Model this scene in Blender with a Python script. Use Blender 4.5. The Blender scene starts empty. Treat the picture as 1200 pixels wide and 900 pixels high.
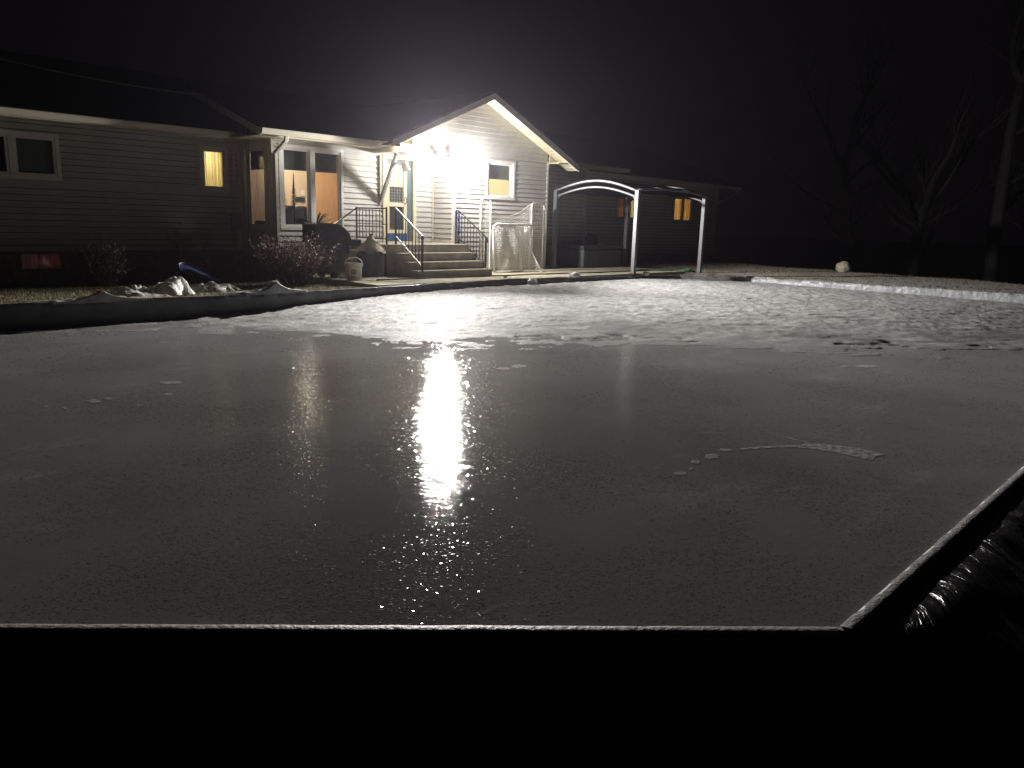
import bpy, math, random
from mathutils import Vector, Matrix, noise
random.seed(7)
S = bpy.context.scene
COL = S.collection
V = Vector
Z = V((0, 0, 1))

# ------------------------------------------------------------------ materials
def mat(name, color, rough=.5, var=.0, scale=6., bump=0., bscale=40., metallic=0., spec=.5, emit=None, estr=0.,
        col2=None, detail=6., stretch=(1, 1, 1), coat=0., alpha=1., bdist=.01):
    m = bpy.data.materials.new(name); m.use_nodes = True
    nt = m.node_tree; p = nt.nodes['Principled BSDF']
    p.inputs['Base Color'].default_value = (*color, 1)
    p.inputs['Roughness'].default_value = rough
    p.inputs['Metallic'].default_value = metallic
    p.inputs['Specular IOR Level'].default_value = spec
    p.inputs['Coat Weight'].default_value = coat
    p.inputs['Alpha'].default_value = alpha
    if emit:
        p.inputs['Emission Color'].default_value = (*emit, 1); p.inputs['Emission Strength'].default_value = estr
    tc = nt.nodes.new('ShaderNodeTexCoord'); mp = nt.nodes.new('ShaderNodeMapping')
    mp.inputs['Scale'].default_value = stretch
    nt.links.new(tc.outputs['Object'], mp.inputs['Vector'])
    if var or col2:
        n = nt.nodes.new('ShaderNodeTexNoise'); n.inputs['Scale'].default_value = scale; n.inputs['Detail'].default_value = detail
        n.inputs['Roughness'].default_value = .65
        nt.links.new(mp.outputs[0], n.inputs['Vector'])
        r = nt.nodes.new('ShaderNodeValToRGB')
        c2 = col2 or tuple(c * (1 - var) for c in color)
        c1 = color if col2 else tuple(min(1, c * (1 + var * .5)) for c in color)
        r.color_ramp.elements[0].color = (*c2, 1); r.color_ramp.elements[0].position = .35
        r.color_ramp.elements[1].color = (*c1, 1); r.color_ramp.elements[1].position = .65
        nt.links.new(n.outputs['Fac'], r.inputs['Fac']); nt.links.new(r.outputs[0], p.inputs['Base Color'])
    if bump:
        b = nt.nodes.new('ShaderNodeBump'); b.inputs['Strength'].default_value = bump; b.inputs['Distance'].default_value = bdist
        n2 = nt.nodes.new('ShaderNodeTexNoise'); n2.inputs['Scale'].default_value = bscale; n2.inputs['Detail'].default_value = 5
        nt.links.new(mp.outputs[0], n2.inputs['Vector']); nt.links.new(n2.outputs['Fac'], b.inputs['Height'])
        nt.links.new(b.outputs[0], p.inputs['Normal'])
    return m

M = {}
M['siding'] = mat('vinyl siding', (.48, .463, .435), .55, .10, 2.5, .15, 90)
M['trim'] = mat('cream trim', (.52, .48, .385), .5, .06, 4)
M['white'] = mat('white vinyl', (.74, .73, .69), .42, .05, 5)
M['soffit'] = mat('cream soffit', (.66, .60, .43), .55, .05, 5)
M['gfascia'] = mat('grey beige fascia', (.52, .49, .45), .5, .06, 5)
M['roof'] = mat('dark asphalt shingles', (.02, .019, .022), .9, .5, 18, .6, 60)
M['foundation'] = mat('foundation concrete', (.22, .2, .18), .85, .3, 5, .4, 30)
M['brownbase'] = mat('reddish foundation', (.24, .14, .10), .85, .3, 5, .4, 30)
M['concrete'] = mat('weathered concrete', (.40, .365, .29), .85, .28, 3.2, .35, 45)
M['slab'] = mat('patio concrete', (.50, .45, .34), .85, .22, 2.2, .3, 45)
M['iron'] = mat('black iron', (.02, .02, .022), .4, .2, 8)
M['ironwhite'] = mat('mottled off-white rail', (.62, .60, .56), .45, .2, 9)  # off-white base with random darker mottling
M['alu'] = mat('grey aluminium', (.13, .134, .145), .42, .12, 6)
M['alu_dark'] = mat('dark bracket metal', (.05, .05, .055), .5)
M['fabric'] = mat('dark canopy cloth', (.03, .032, .037), .85, .2, 10)
M['wood'] = mat('grey painted wood', (.36, .34, .30), .6, .25, 9, .2, 30, stretch=(4, 4, 1))
M['door'] = mat('white door paint', (.74, .64, .44), .45, .06, 4)
M['blue_panel'] = mat('kick panel painted with blue reflection', (.03, .09, .20), .4)  # blue reflection on the kick plate put into the base colour
M['teal'] = mat('teal screen edge', (.09, .15, .17), .45)
M['black_plastic'] = mat('black grill enamel', (.018, .019, .023), .32, .3, 6)
M['grillgrey'] = mat('grey cabinet', (.10, .105, .11), .5, .2, 6)
M['rubber'] = mat('black rubber', (.012, .012, .012), .7)
M['bucket'] = mat('white bucket plastic', (.84, .83, .79), .4, .06, 5)
M['print'] = mat('faded bucket print', (.10, .10, .10), .5, col2=(.55, .53, .47), scale=26)
M['drum'] = mat('grey drum', (.085, .09, .095), .6, .25, 6)
M['canvas'] = mat('beige canvas', (.42, .36, .28), .85, .2, 7, .3, 60)
M['net'] = mat('white cord', (.80, .78, .74), .7)
M['pipe'] = mat('white pipe', (.74, .72, .68), .4, .08, 6)
M['tubskirt'] = mat('hot tub skirt', (.10, .11, .125), .6, .25, 4, stretch=(8, 8, .4))
M['tubcover'] = mat('hot tub cover', (.055, .06, .075), .55, .2, 5)
M['rock'] = mat('pale granite', (.42, .39, .30), .85, .45, 9, .6, 25)
M['bark'] = mat('tree bark', (.05, .043, .041), .9, .45, 5, .8, 20, stretch=(1, 1, .25))
M['twig'] = mat('bare twigs', (.14, .10, .085), .8, .3, 12)
M['leafbrown'] = mat('dry brown leaves', (.25, .175, .125), .7, .5, 14)
M['leafdim'] = mat('pale dry leaves', (.30, .25, .19), .7, .4, 14)
M['sled'] = mat('blue sled plastic', (.010, .018, .085), .45)
M['hose'] = mat('green hose', (.05, .16, .06), .45)
M['cord'] = mat('dark cable', (.05, .055, .04), .6)
M['bluecord'] = mat('blue rope', (.10, .12, .42), .6)
M['wire'] = mat('grey overhead cable', (.42, .38, .34), .6)
M['greypipe'] = mat('grey conduit', (.26, .26, .27), .45, metallic=.3)
M['curtainY'] = mat('lit yellow curtain', (.7, .55, .25), .8, emit=(1., .74, .27), estr=.62)
M['curtainO'] = mat('lit orange curtain', (.6, .35, .12), .8, emit=(1., .46, .12), estr=.55)
M['curtainDim'] = mat('half lit curtain', (.3, .2, .14), .8, emit=(.9, .45, .22), estr=.12)
M['curtainR'] = mat('red lit curtain', (.5, .12, .12), .8, emit=(.8, .14, .15), estr=.055)
M['curtainP'] = mat('pale pink lit curtain', (.6, .35, .33), .8, .4, 9, emit=(.75, .36, .34), estr=.06, stretch=(3, 3, .6))
def curtain_mat(name, c):
    m = bpy.data.materials.new(name); m.use_nodes = True; nt = m.node_tree; nt.nodes.clear()
    o = nt.nodes.new('ShaderNodeOutputMaterial'); a = nt.nodes.new('ShaderNodeAddShader'); d = nt.nodes.new('ShaderNodeBsdfDiffuse'); t = nt.nodes.new('ShaderNodeBsdfTranslucent')
    d.inputs[0].default_value = (*[q * .5 for q in c], 1); t.inputs[0].default_value = (*[q * .6 for q in c], 1)
    nt.links.new(d.outputs[0], a.inputs[0]); nt.links.new(t.outputs[0], a.inputs[1]); nt.links.new(a.outputs[0], o.inputs[0]); return m
M['curtainY'] = curtain_mat('cream curtain', (.88, .80, .56)); M['curtainO'] = curtain_mat('orange curtain', (.85, .58, .30))
M['curtainDim'] = curtain_mat('brown curtain', (.30, .15, .08)); M['curtainR'] = curtain_mat('red curtain', (.80, .10, .11)); M['curtainP'] = curtain_mat('pink curtain', (.75, .36, .34))
M['blind'] = mat('grey roller blind', (.16, .165, .16), .8, .15, 8)
M['roomwall'] = mat('beige room wall', (.62, .50, .38), .8)
M['roomfloor'] = mat('brown carpet', (.12, .09, .07), .9)
M['orange'] = mat('orange wooden door', (.80, .50, .28), .5, .12, 5, stretch=(5, 5, .6))
M['sofa'] = mat('dark sofa cloth', (.05, .045, .045), .8)
M['plant'] = mat('house plant leaves', (.05, .08, .05), .6)
M['creamroom'] = mat('cream room wall', (.76, .70, .54), .8)
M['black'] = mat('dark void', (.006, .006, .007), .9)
M['lens'] = mat('floodlight lens', (1, 1, 1), .3, emit=(1, .96, .9), estr=500.)
M['smalllamp'] = mat('lantern glow', (.8, .4, .2), .5, emit=(1., .45, .2), estr=.5)
M['farlamp'] = mat('far lamp glow', (.8, .8, .7), .5, emit=(1., .9, .8), estr=14)

def glass_mat(name, tint=(.9, .93, .92)):
    m = bpy.data.materials.new(name); m.use_nodes = True
    nt = m.node_tree; nt.nodes.clear()
    o = nt.nodes.new('ShaderNodeOutputMaterial'); mix = nt.nodes.new('ShaderNodeMixShader')
    t = nt.nodes.new('ShaderNodeBsdfTransparent'); g = nt.nodes.new('ShaderNodeBsdfGlossy'); f = nt.nodes.new('ShaderNodeFresnel')
    t.inputs[0].default_value = (*tint, 1); g.inputs['Roughness'].default_value = .03; f.inputs[0].default_value = 1.5
    ge = nt.nodes.new('ShaderNodeNewGeometry'); mu = nt.nodes.new('ShaderNodeMath'); mu.operation = 'MULTIPLY'; iv = nt.nodes.new('ShaderNodeMath'); iv.operation = 'SUBTRACT'
    iv.inputs[0].default_value = 1; nt.links.new(ge.outputs['Backfacing'], iv.inputs[1]); nt.links.new(iv.outputs[0], mu.inputs[0]); nt.links.new(f.outputs[0], mu.inputs[1])
    nt.links.new(mu.outputs[0], mix.inputs[0]); nt.links.new(t.outputs[0], mix.inputs[1]); nt.links.new(g.outputs[0], mix.inputs[2])
    nt.links.new(mix.outputs[0], o.inputs[0])
    return m
M['glass'] = glass_mat('window glass'); M['glass_damped'] = glass_mat('light damping glass', (.45, .46, .46))  # second glass darkened to weaken lamp light crossing the side window

def N(nt, t, **kw):
    n = nt.nodes.new(t)
    for k, v in kw.items():
        if k in n.inputs: n.inputs[k].default_value = v
        else: setattr(n, k, v)
    return n

def ice_mat():
    m = bpy.data.materials.new('bare dark ice'); m.use_nodes = True
    nt = m.node_tree; p = nt.nodes['Principled BSDF']; L = nt.links.new
    tc = N(nt, 'ShaderNodeTexCoord')
    def nz(scale, detail=4, st=(1, 1, 1), rough=.55):
        mp = N(nt, 'ShaderNodeMapping'); mp.inputs['Scale'].default_value = st
        L(tc.outputs['Object'], mp.inputs['Vector'])
        n = N(nt, 'ShaderNodeTexNoise', Scale=scale, Detail=detail, Roughness=rough); L(mp.outputs[0], n.inputs['Vector']); return n.outputs['Fac']
    def ramp(fac, a, b, ca, cb):
        r = N(nt, 'ShaderNodeValToRGB'); r.color_ramp.elements[0].position = a; r.color_ramp.elements[1].position = b
        r.color_ramp.elements[0].color = (*ca, 1); r.color_ramp.elements[1].color = (*cb, 1); L(fac, r.inputs[0]); return r.outputs[0]
    base = ramp(nz(.55, 6), .3, .7, ICE_A, ICE_B)
    # small dirt specks frozen into the sheet
    sp = ramp(nz(9, 3), .24, .31, (.5, .5, .5), (1, 1, 1))
    mul = N(nt, 'ShaderNodeMix', data_type='RGBA', blend_type='MULTIPLY'); mul.inputs[0].default_value = .8
    L(base, mul.inputs[6]); L(sp, mul.inputs[7])
    # faint frost clouds
    fr = ramp(nz(1.1, 9, (.7, 1.7, 1), .75), .57, .86, (0, 0, 0), (1, 1, 1))
    mx = N(nt, 'ShaderNodeMix', data_type='RGBA'); L(fr, mx.inputs[0]); L(mul.outputs[2], mx.inputs[6]); mx.inputs[7].default_value = (.38, .378, .376, 1)
    L(mx.outputs[2], p.inputs['Base Color'])
    rg = ramp(nz(5.5, 7, (1, 1, 1), .62), .36, .66, (.012,) * 3, (.055,) * 3)
    rm_ = N(nt, 'ShaderNodeMix', data_type='RGBA'); L(fr, rm_.inputs[0]); L(rg, rm_.inputs[6]); rm_.inputs[7].default_value = (.45, .45, .45, 1)
    L(rm_.outputs[2], p.inputs['Coat Roughness']); p.inputs['Roughness'].default_value = .6; p.inputs['Specular IOR Level'].default_value = 0.
    p.inputs['Coat Weight'].default_value = .4; p.inputs['Coat IOR'].default_value = 1.31
    p.inputs['IOR'].default_value = 1.31
    b0 = N(nt, 'ShaderNodeBump', Strength=.05, Distance=.02); L(nz(2.4, 2), b0.inputs['Height'])
    b1 = N(nt, 'ShaderNodeBump', Strength=ICE_BUMP1, Distance=.01); L(nz(8, 3), b1.inputs['Height']); L(b0.outputs[0], b1.inputs['Normal'])
    b2 = N(nt, 'ShaderNodeBump', Strength=ICE_BUMP2, Distance=.004); L(nz(30, 4), b2.inputs['Height']); L(b1.outputs[0], b2.inputs['Normal'])
    # sparkle: crystal facets
    b3 = N(nt, 'ShaderNodeBump', Strength=ICE_BUMP3, Distance=.0032); L(nz(85, 3), b3.inputs['Height']); L(b2.outputs[0], b3.inputs['Normal'])
    L(b3.outputs[0], p.inputs['Coat Normal'])
    bd = N(nt, 'ShaderNodeBump', Strength=.25, Distance=.004); L(nz(26, 4), bd.inputs['Height']); L(bd.outputs[0], p.inputs['Normal'])
    return m
ICE_A, ICE_B = (.20, .198, .198), (.27, .268, .268)
ICE_BUMP1, ICE_BUMP2, ICE_BUMP3 = .14, .50, .24
M['ice'] = ice_mat()

def snow_mat():
    m = bpy.data.materials.new('frozen slush'); m.use_nodes = True
    nt = m.node_tree; p = nt.nodes['Principled BSDF']; L = nt.links.new
    tc = N(nt, 'ShaderNodeTexCoord')
    n = N(nt, 'ShaderNodeTexNoise', Scale=5.5, Detail=10., Roughness=.82); L(tc.outputs['Object'], n.inputs['Vector'])
    r = N(nt, 'ShaderNodeValToRGB'); e = r.color_ramp.elements
    e[0].position = .36; e[0].color = (.26, .26, .26, 1); e[1].position = .60; e[1].color = (.80, .80, .80, 1)
    L(n.outputs['Fac'], r.inputs[0])
    at = N(nt, 'ShaderNodeAttribute', attribute_name='cover')
    wm = N(nt, 'ShaderNodeMix', data_type='RGBA'); L(at.outputs['Fac'], wm.inputs[0]); wm.inputs[6].default_value = (.27, .268, .266, 1); L(r.outputs[0], wm.inputs[7]); L(wm.outputs[2], p.inputs['Base Color'])
    p.inputs['Roughness'].default_value = .55; p.inputs['IOR'].default_value = 1.31; p.inputs['Specular IOR Level'].default_value = .12
    n2 = N(nt, 'ShaderNodeTexNoise', Scale=22., Detail=9., Roughness=.85); L(tc.outputs['Object'], n2.inputs['Vector'])
    b = N(nt, 'ShaderNodeBump', Strength=1., Distance=.035); L(n2.outputs['Fac'], b.inputs['Height'])
    L(b.outputs[0], p.inputs['Normal'])
    return m
M['snow'] = snow_mat()

def ground_mat():
    m = bpy.data.materials.new('dormant lawn with snow crust'); m.use_nodes = True
    nt = m.node_tree; p = nt.nodes['Principled BSDF']; L = nt.links.new
    tc = N(nt, 'ShaderNodeTexCoord')
    n = N(nt, 'ShaderNodeTexNoise', Scale=9., Detail=8., Roughness=.75); L(tc.outputs['Object'], n.inputs['Vector'])
    r = N(nt, 'ShaderNodeValToRGB'); e = r.color_ramp.elements
    e[0].position = .35; e[0].color = (.085, .07, .035, 1); e[1].position = .62; e[1].color = (.22, .185, .10, 1)
    L(n.outputs['Fac'], r.inputs[0])
    n3 = N(nt, 'ShaderNodeTexNoise', Scale=.9, Detail=8., Roughness=.72); L(tc.outputs['Object'], n3.inputs['Vector'])
    sx = N(nt, 'ShaderNodeSeparateXYZ'); L(tc.outputs['Object'], sx.inputs[0])
    mr = N(nt, 'ShaderNodeMapRange'); mr.inputs['From Min'].default_value = 17; mr.inputs['From Max'].default_value = 23
    mr.inputs['To Min'].default_value = -.2; mr.inputs['To Max'].default_value = .12; L(sx.outputs['X'], mr.inputs['Value'])
    ad = N(nt, 'ShaderNodeMath', operation='ADD'); L(n3.outputs['Fac'], ad.inputs[0]); L(mr.outputs[0], ad.inputs[1])
    r3 = N(nt, 'ShaderNodeValToRGB'); r3.color_ramp.elements[0].position = .46; r3.color_ramp.elements[1].position = .56
    L(ad.outputs[0], r3.inputs[0])
    mx = N(nt, 'ShaderNodeMix', data_type='RGBA'); L(r3.outputs[0], mx.inputs[0]); L(r.outputs[0], mx.inputs[6]); mx.inputs[7].default_value = (.5, .49, .46, 1)
    L(mx.outputs[2], p.inputs['Base Color']); p.inputs['Roughness'].default_value = .85
    n2 = N(nt, 'ShaderNodeTexNoise', Scale=30., Detail=6., Roughness=.7); L(tc.outputs['Object'], n2.inputs['Vector'])
    b = N(nt, 'ShaderNodeBump', Strength=1., Distance=.05); L(n2.outputs['Fac'], b.inputs['Height']); L(b.outputs[0], p.inputs['Normal'])
    return m
M['ground'] = ground_mat()

def tarp_mat():
    m = bpy.data.materials.new('black poly sheet'); m.use_nodes = True
    nt = m.node_tree; p = nt.nodes['Principled BSDF']; L = nt.links.new
    p.inputs['Base Color'].default_value = (.014, .0125, .013, 1)
    uv = N(nt, 'ShaderNodeTexCoord'); mp = N(nt, 'ShaderNodeMapping'); mp.inputs['Scale'].default_value = (7, .8, 1)
    L(uv.outputs['UV'], mp.inputs['Vector'])
    n = N(nt, 'ShaderNodeTexNoise', Scale=1., Detail=5., Roughness=.6, Distortion=.35); L(mp.outputs[0], n.inputs['Vector'])
    b = N(nt, 'ShaderNodeBump', Strength=.8, Distance=.05); L(n.outputs['Fac'], b.inputs['Height'])
    mp2 = N(nt, 'ShaderNodeMapping'); mp2.inputs['Scale'].default_value = (5, 5, 1); L(uv.outputs['UV'], mp2.inputs['Vector'])
    n2 = N(nt, 'ShaderNodeTexNoise', Scale=3., Detail=4., Roughness=.6); L(mp2.outputs[0], n2.inputs['Vector'])
    b2 = N(nt, 'ShaderNodeBump', Strength=.25, Distance=.012); L(n2.outputs['Fac'], b2.inputs['Height']); L(b.outputs[0], b2.inputs['Normal'])
    L(b2.outputs[0], p.inputs['Normal'])
    p.inputs['Roughness'].default_value = .25
    return m
M['tarp'] = tarp_mat()
M['liner'] = mat('white plastic liner', (.36, .37, .395), .36, .3, 3, .8, 9, bdist=.04)
M['liner_dull'] = mat('grey frosted liner', (.56, .545, .53), .5, .3, 14, .7, 45)
M['wrap'] = mat('shaded white liner', (.17, .17, .18), .4, .35, 2.2, .4, 16)  # darker copy of the white liner, shade on the house-side face put into colour
M['clear'] = mat('crumpled clear plastic', (.60, .59, .55), .36, .3, 7, .8, 26, alpha=.72, bdist=.02)
M['frost'] = mat('frost scrape', (.62, .61, .60), .8, .3, 16, .5, 60, spec=.2)
_nt = M['frost'].node_tree; _n = _nt.nodes.new('ShaderNodeTexNoise'); _n.inputs['Scale'].default_value = 14; _n.inputs['Detail'].default_value = 8
_r = _nt.nodes.new('ShaderNodeMapRange'); _r.inputs['From Min'].default_value = .36; _r.inputs['From Max'].default_value = .62; _r.inputs['To Min'].default_value = .12; _r.inputs['To Max'].default_value = .7
_nt.links.new(_n.outputs['Fac'], _r.inputs['Value']); _nt.links.new(_r.outputs[0], _nt.nodes['Principled BSDF'].inputs['Alpha'])
M['lumpsnow'] = mat('packed snow lump', (.68, .67, .65), .6, .15, 9, .4, 40)
M['grassblade'] = mat('dead grass', (.30, .245, .12), .8, .4, 3)

# ------------------------------------------------------------------ mesh builder
class MB:
    def __init__(self): self.v = []; self.f = []; self.uv = None
    def face(self, *pts):
        i = len(self.v); self.v += [V(p) for p in pts]; self.f.append(tuple(range(i, i + len(pts))))
    def box(self, x0, x1, y0, y1, z0, z1):
        self.obox(V((0, 0, 0)), V((1, 0, 0)), V((0, 1, 0)), x0, x1, y0, y1, z0, z1); return self
    def obox(self, O, u, n, u0, u1, n0, n1, z0, z1, w=Z):
        i = len(self.v)
        for a in (u0, u1):
            for b in (n0, n1):
                for c in (z0, z1): self.v.append(V(O) + u * a + n * b + w * c)
        for q in ((0, 1, 3, 2), (4, 6, 7, 5), (0, 4, 5, 1), (2, 3, 7, 6), (0, 2, 6, 4), (1, 5, 7, 3)):
            self.f.append(tuple(i + k for k in q))
        return self
    def bar(self, a, b, w, h=None, up=Z):
        a, b = V(a), V(b); d = (b - a); L = d.length; d /= L
        if abs(d.dot(up)) > .99: up = V((1, 0, 0))
        s = d.cross(up).normalized(); t = s.cross(d)
        h = h or w
        self.obox(a, d, s, 0, L, -w / 2, w / 2, -h / 2, h / 2, w=t); return self
    def tube(self, pts, r, n=8, cap=True):
        pts = [V(p) for p in pts]; i0 = len(self.v); k = len(pts)
        rs = r if isinstance(r, (list, tuple)) else [r] * k
        ref = None
        for j, p in enumerate(pts):
            d = (pts[min(j + 1, k - 1)] - pts[max(j - 1, 0)]).normalized()
            if ref is None: ref = Z if abs(d.z) < .9 else V((1, 0, 0))
            s = d.cross(ref)
            if s.length < 1e-4: s = d.cross(V((0, 1, 0)))
            s.normalize(); t = s.cross(d).normalized(); ref = t
            for q in range(n):
                a = 2 * math.pi * q / n
                self.v.append(p + (s * math.cos(a) + t * math.sin(a)) * rs[j])
        for j in range(k - 1):
            for q in range(n):
                a = i0 + j * n + q; b = i0 + j * n + (q + 1) % n
                self.f.append((a, b, b + n, a + n))
        if cap:
            self.f.append(tuple(i0 + q for q in range(n))[::-1]); self.f.append(tuple(i0 + (k - 1) * n + q for q in range(n)))
        return self
    def lathe(self, c, prof, n=24, axis=Z):
        c = V(c); i0 = len(self.v); k = len(prof)
        a = V(axis).normalized(); s = a.cross(V((0, 1, 0)) if abs(a.y) < .9 else V((1, 0, 0))).normalized(); t = a.cross(s)
        for (r, h) in prof:
            for q in range(n):
                an = 2 * math.pi * q / n; self.v.append(c + a * h + (s * math.cos(an) + t * math.sin(an)) * r)
        for j in range(k - 1):
            for q in range(n):
                x = i0 + j * n + q; y = i0 + j * n + (q + 1) % n
                self.f.append((x, y, y + n, x + n))
        return self
    def prism(self, poly, e):           # poly: list of points, e: extrusion vector
        p = [V(q) for q in poly]; e = V(e); i = len(self.v); k = len(p)
        self.v += p + [q + e for q in p]
        self.f.append(tuple(range(i, i + k))); self.f.append(tuple(range(i + k, i + 2 * k))[::-1])
        for j in range(k): self.f.append((i + j, i + (j + 1) % k, i + k + (j + 1) % k, i + k + j))
        return self
    def grid(self, nu, nv, fn):
        i = len(self.v)
        for a in range(nu):
            for b in range(nv): self.v.append(V(fn(a, b)))
        for a in range(nu - 1):
            for b in range(nv - 1):
                x = i + a * nv + b; self.f.append((x, x + nv, x + nv + 1, x + 1))
        return self
    def build(self, name, m, parent=None, smooth=False, origin=None, bevel=0., mats=None):
        me = bpy.data.meshes.new(name)
        O = V(origin) if origin is not None else V((0, 0, 0))
        if parent is not None and origin is None: O = V(parent.get('_o', (0, 0, 0)))
        me.from_pydata([tuple(p - O) for p in self.v], [], self.f)
        if self.uv is not None:
            ul = me.uv_layers.new(name='UVMap')
            for lp in me.loops: ul.data[lp.index].uv = self.uv[lp.vertex_index]
        me.materials.append(M[m] if isinstance(m, str) else m)
        if smooth: me.polygons.foreach_set('use_smooth', [True] * len(me.polygons))
        me.update()
        o = bpy.data.objects.new(name, me); COL.objects.link(o)
        if bevel:
            b = o.modifiers.new('bevel', 'BEVEL'); b.width = bevel; b.segments = 2; b.limit_method = 'ANGLE'
        if parent is not None: o.parent = parent
        else: o.location = O
        if parent is not None: o['_o'] = tuple(O)
        return o

def tag(o, label=None, cat=None, group=None, kind=None):
    if label: o['label'] = label
    if cat: o['category'] = cat
    if group: o['group'] = group
    if kind: o['kind'] = kind
    return o
def thing(name, loc, label, cat, group=None):
    o = bpy.data.objects.new(name, None); COL.objects.link(o); o.location = loc; o['_o'] = tuple(loc)
    o.empty_display_size = .2
    return tag(o, label, cat, group)
def sstep(a, b, x):
    t = max(0, min(1, (x - a) / (b - a))); return t * t * (3 - 2 * t)
def lerp(pts, x):
    if x <= pts[0][0]: return pts[0][1]
    for (a, b), (c, d) in zip(pts, pts[1:]):
        if x <= c: return b + (d - b) * (x - a) / (c - a)
    return pts[-1][1]
def nz(x, y, z=0., o=3):
    s = 0; a = 1.; f = 1.
    for _ in range(o):
        s += a * noise.noise(V((x * f, y * f, z * f + 7.3 * _))); a *= .5; f *= 2.03
    return s

# ------------------------------------------------------------------ camera
FX, PIT, ROLL, YAW, H = 920., math.radians(11.7), math.atan(.03), math.radians(43.5), 1.35
f0 = V((math.cos(YAW), math.sin(YAW), 0)); r0 = V((math.sin(YAW), -math.cos(YAW), 0))
Fw = f0 * math.cos(PIT) - Z * math.sin(PIT); U0 = f0 * math.sin(PIT) + Z * math.cos(PIT)
Rr = r0 * math.cos(ROLL) + U0 * math.sin(ROLL); Uu = -r0 * math.sin(ROLL) + U0 * math.cos(ROLL)
cam = bpy.data.cameras.new('camera'); co = bpy.data.objects.new('camera', cam); COL.objects.link(co)
mw = Matrix.Identity(4)
for i, c in enumerate((Rr, Uu, -Fw)):
    for k in range(3): mw[k][i] = c[k]
mw[0][3], mw[1][3], mw[2][3] = 0, 0, H
co.matrix_world = mw
cam.sensor_width = 36; cam.lens = FX / 1200 * 36; cam.clip_end = 2000; cam.clip_start = .05
S.camera = co

# ------------------------------------------------------------------ rink outline
ZI = -.32
RINK = [(-.3, 4.41), (3.21, 1.08), (20.0, 1.07), (21.5, 2.57), (21.5, 10.9), (20.0, 12.4), (-.3, 12.4)]
def rdist(x, y):      # signed: >0 inside
    d = 1e9
    for (a, b) in zip(RINK, RINK[1:] + RINK[:1]):
        ex, ey = b[0] - a[0], b[1] - a[1]; L = math.hypot(ex, ey)
        d = min(d, (-(x - a[0]) * ey + (y - a[1]) * ex) / L)
    return d

# ------------------------------------------------------------------ ground
def gh(x, y):
    z = -.02 - .13 * sstep(12.6, 17.2, y) * (1 - sstep(8, 11, x))
    z += -2.6 * sstep(28.2, 40, x + .12 * (16 - y))               # the yard falls away beyond the bank
    z += .03 * nz(x * .5, y * .5) * sstep(21.6, 22.5, x) + .02 * nz(x * 3, y * 3) * sstep(21.6, 22.0, x)
    d = rdist(x, y)
    low = -.82
    near = sstep(2.5, -1.0, y) if x > 2 else sstep(7.5, 5.5, y + .0 * x)
    near = max(near, sstep(5.2, 4.2, x + y) if False else sstep(9.0, 5.6, y + x)) if x < 21.4 else sstep(-1, -6, y)
    z = z * (1 - near) + low * near
    if d > -.03: z = min(z, -.65)
    return z
xs = sorted(set([-300, -200, -120, -80, -50, -30, -20, -14, -10, -7, -5, -4] + [i * .35 - 3.5 for i in range(0, 104)] + [21.58, 21.8, 21.5, 34, 36, 38, 40, 43, 46, 50, 56, 64, 75, 90, 120, 160, 220, 300, 420]))
ys = sorted(set([-300, -200, -120, -80, -50, -30, -20, -14, -10, -7, -5, -4] + [i * .35 - 3.5 for i in range(0, 80)] + [12.47, 12.43, 1.0, 26, 28, 32, 38, 46, 60, 80, 120, 200, 300]))
g = MB().grid(len(xs), len(ys), lambda a, b: (xs[a], ys[b], gh(xs[a], ys[b])))
tag(g.build('ground', 'ground', smooth=True), kind='structure')

# patio slab (poured joints as gaps)
pm = MB()
px = [9.35, 11.2, 13.1, 15.0, 16.9, 18.8, 20.6]
for a, b in zip(px, px[1:]):
    pm.box(a, b - .012, 12.56, 14.38, -.12, .05)
    pm.box(a, b - .012, 14.39, 17.0 if a > 16 else 15.75, -.12, .05)
tag(pm.build('patio', 'slab', bevel=.006), kind='structure')

# ice
im = MB(); im.face(*[(x, y, ZI) for x, y in RINK])
ice = tag(im.build('ice', 'ice'), kind='structure')

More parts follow.
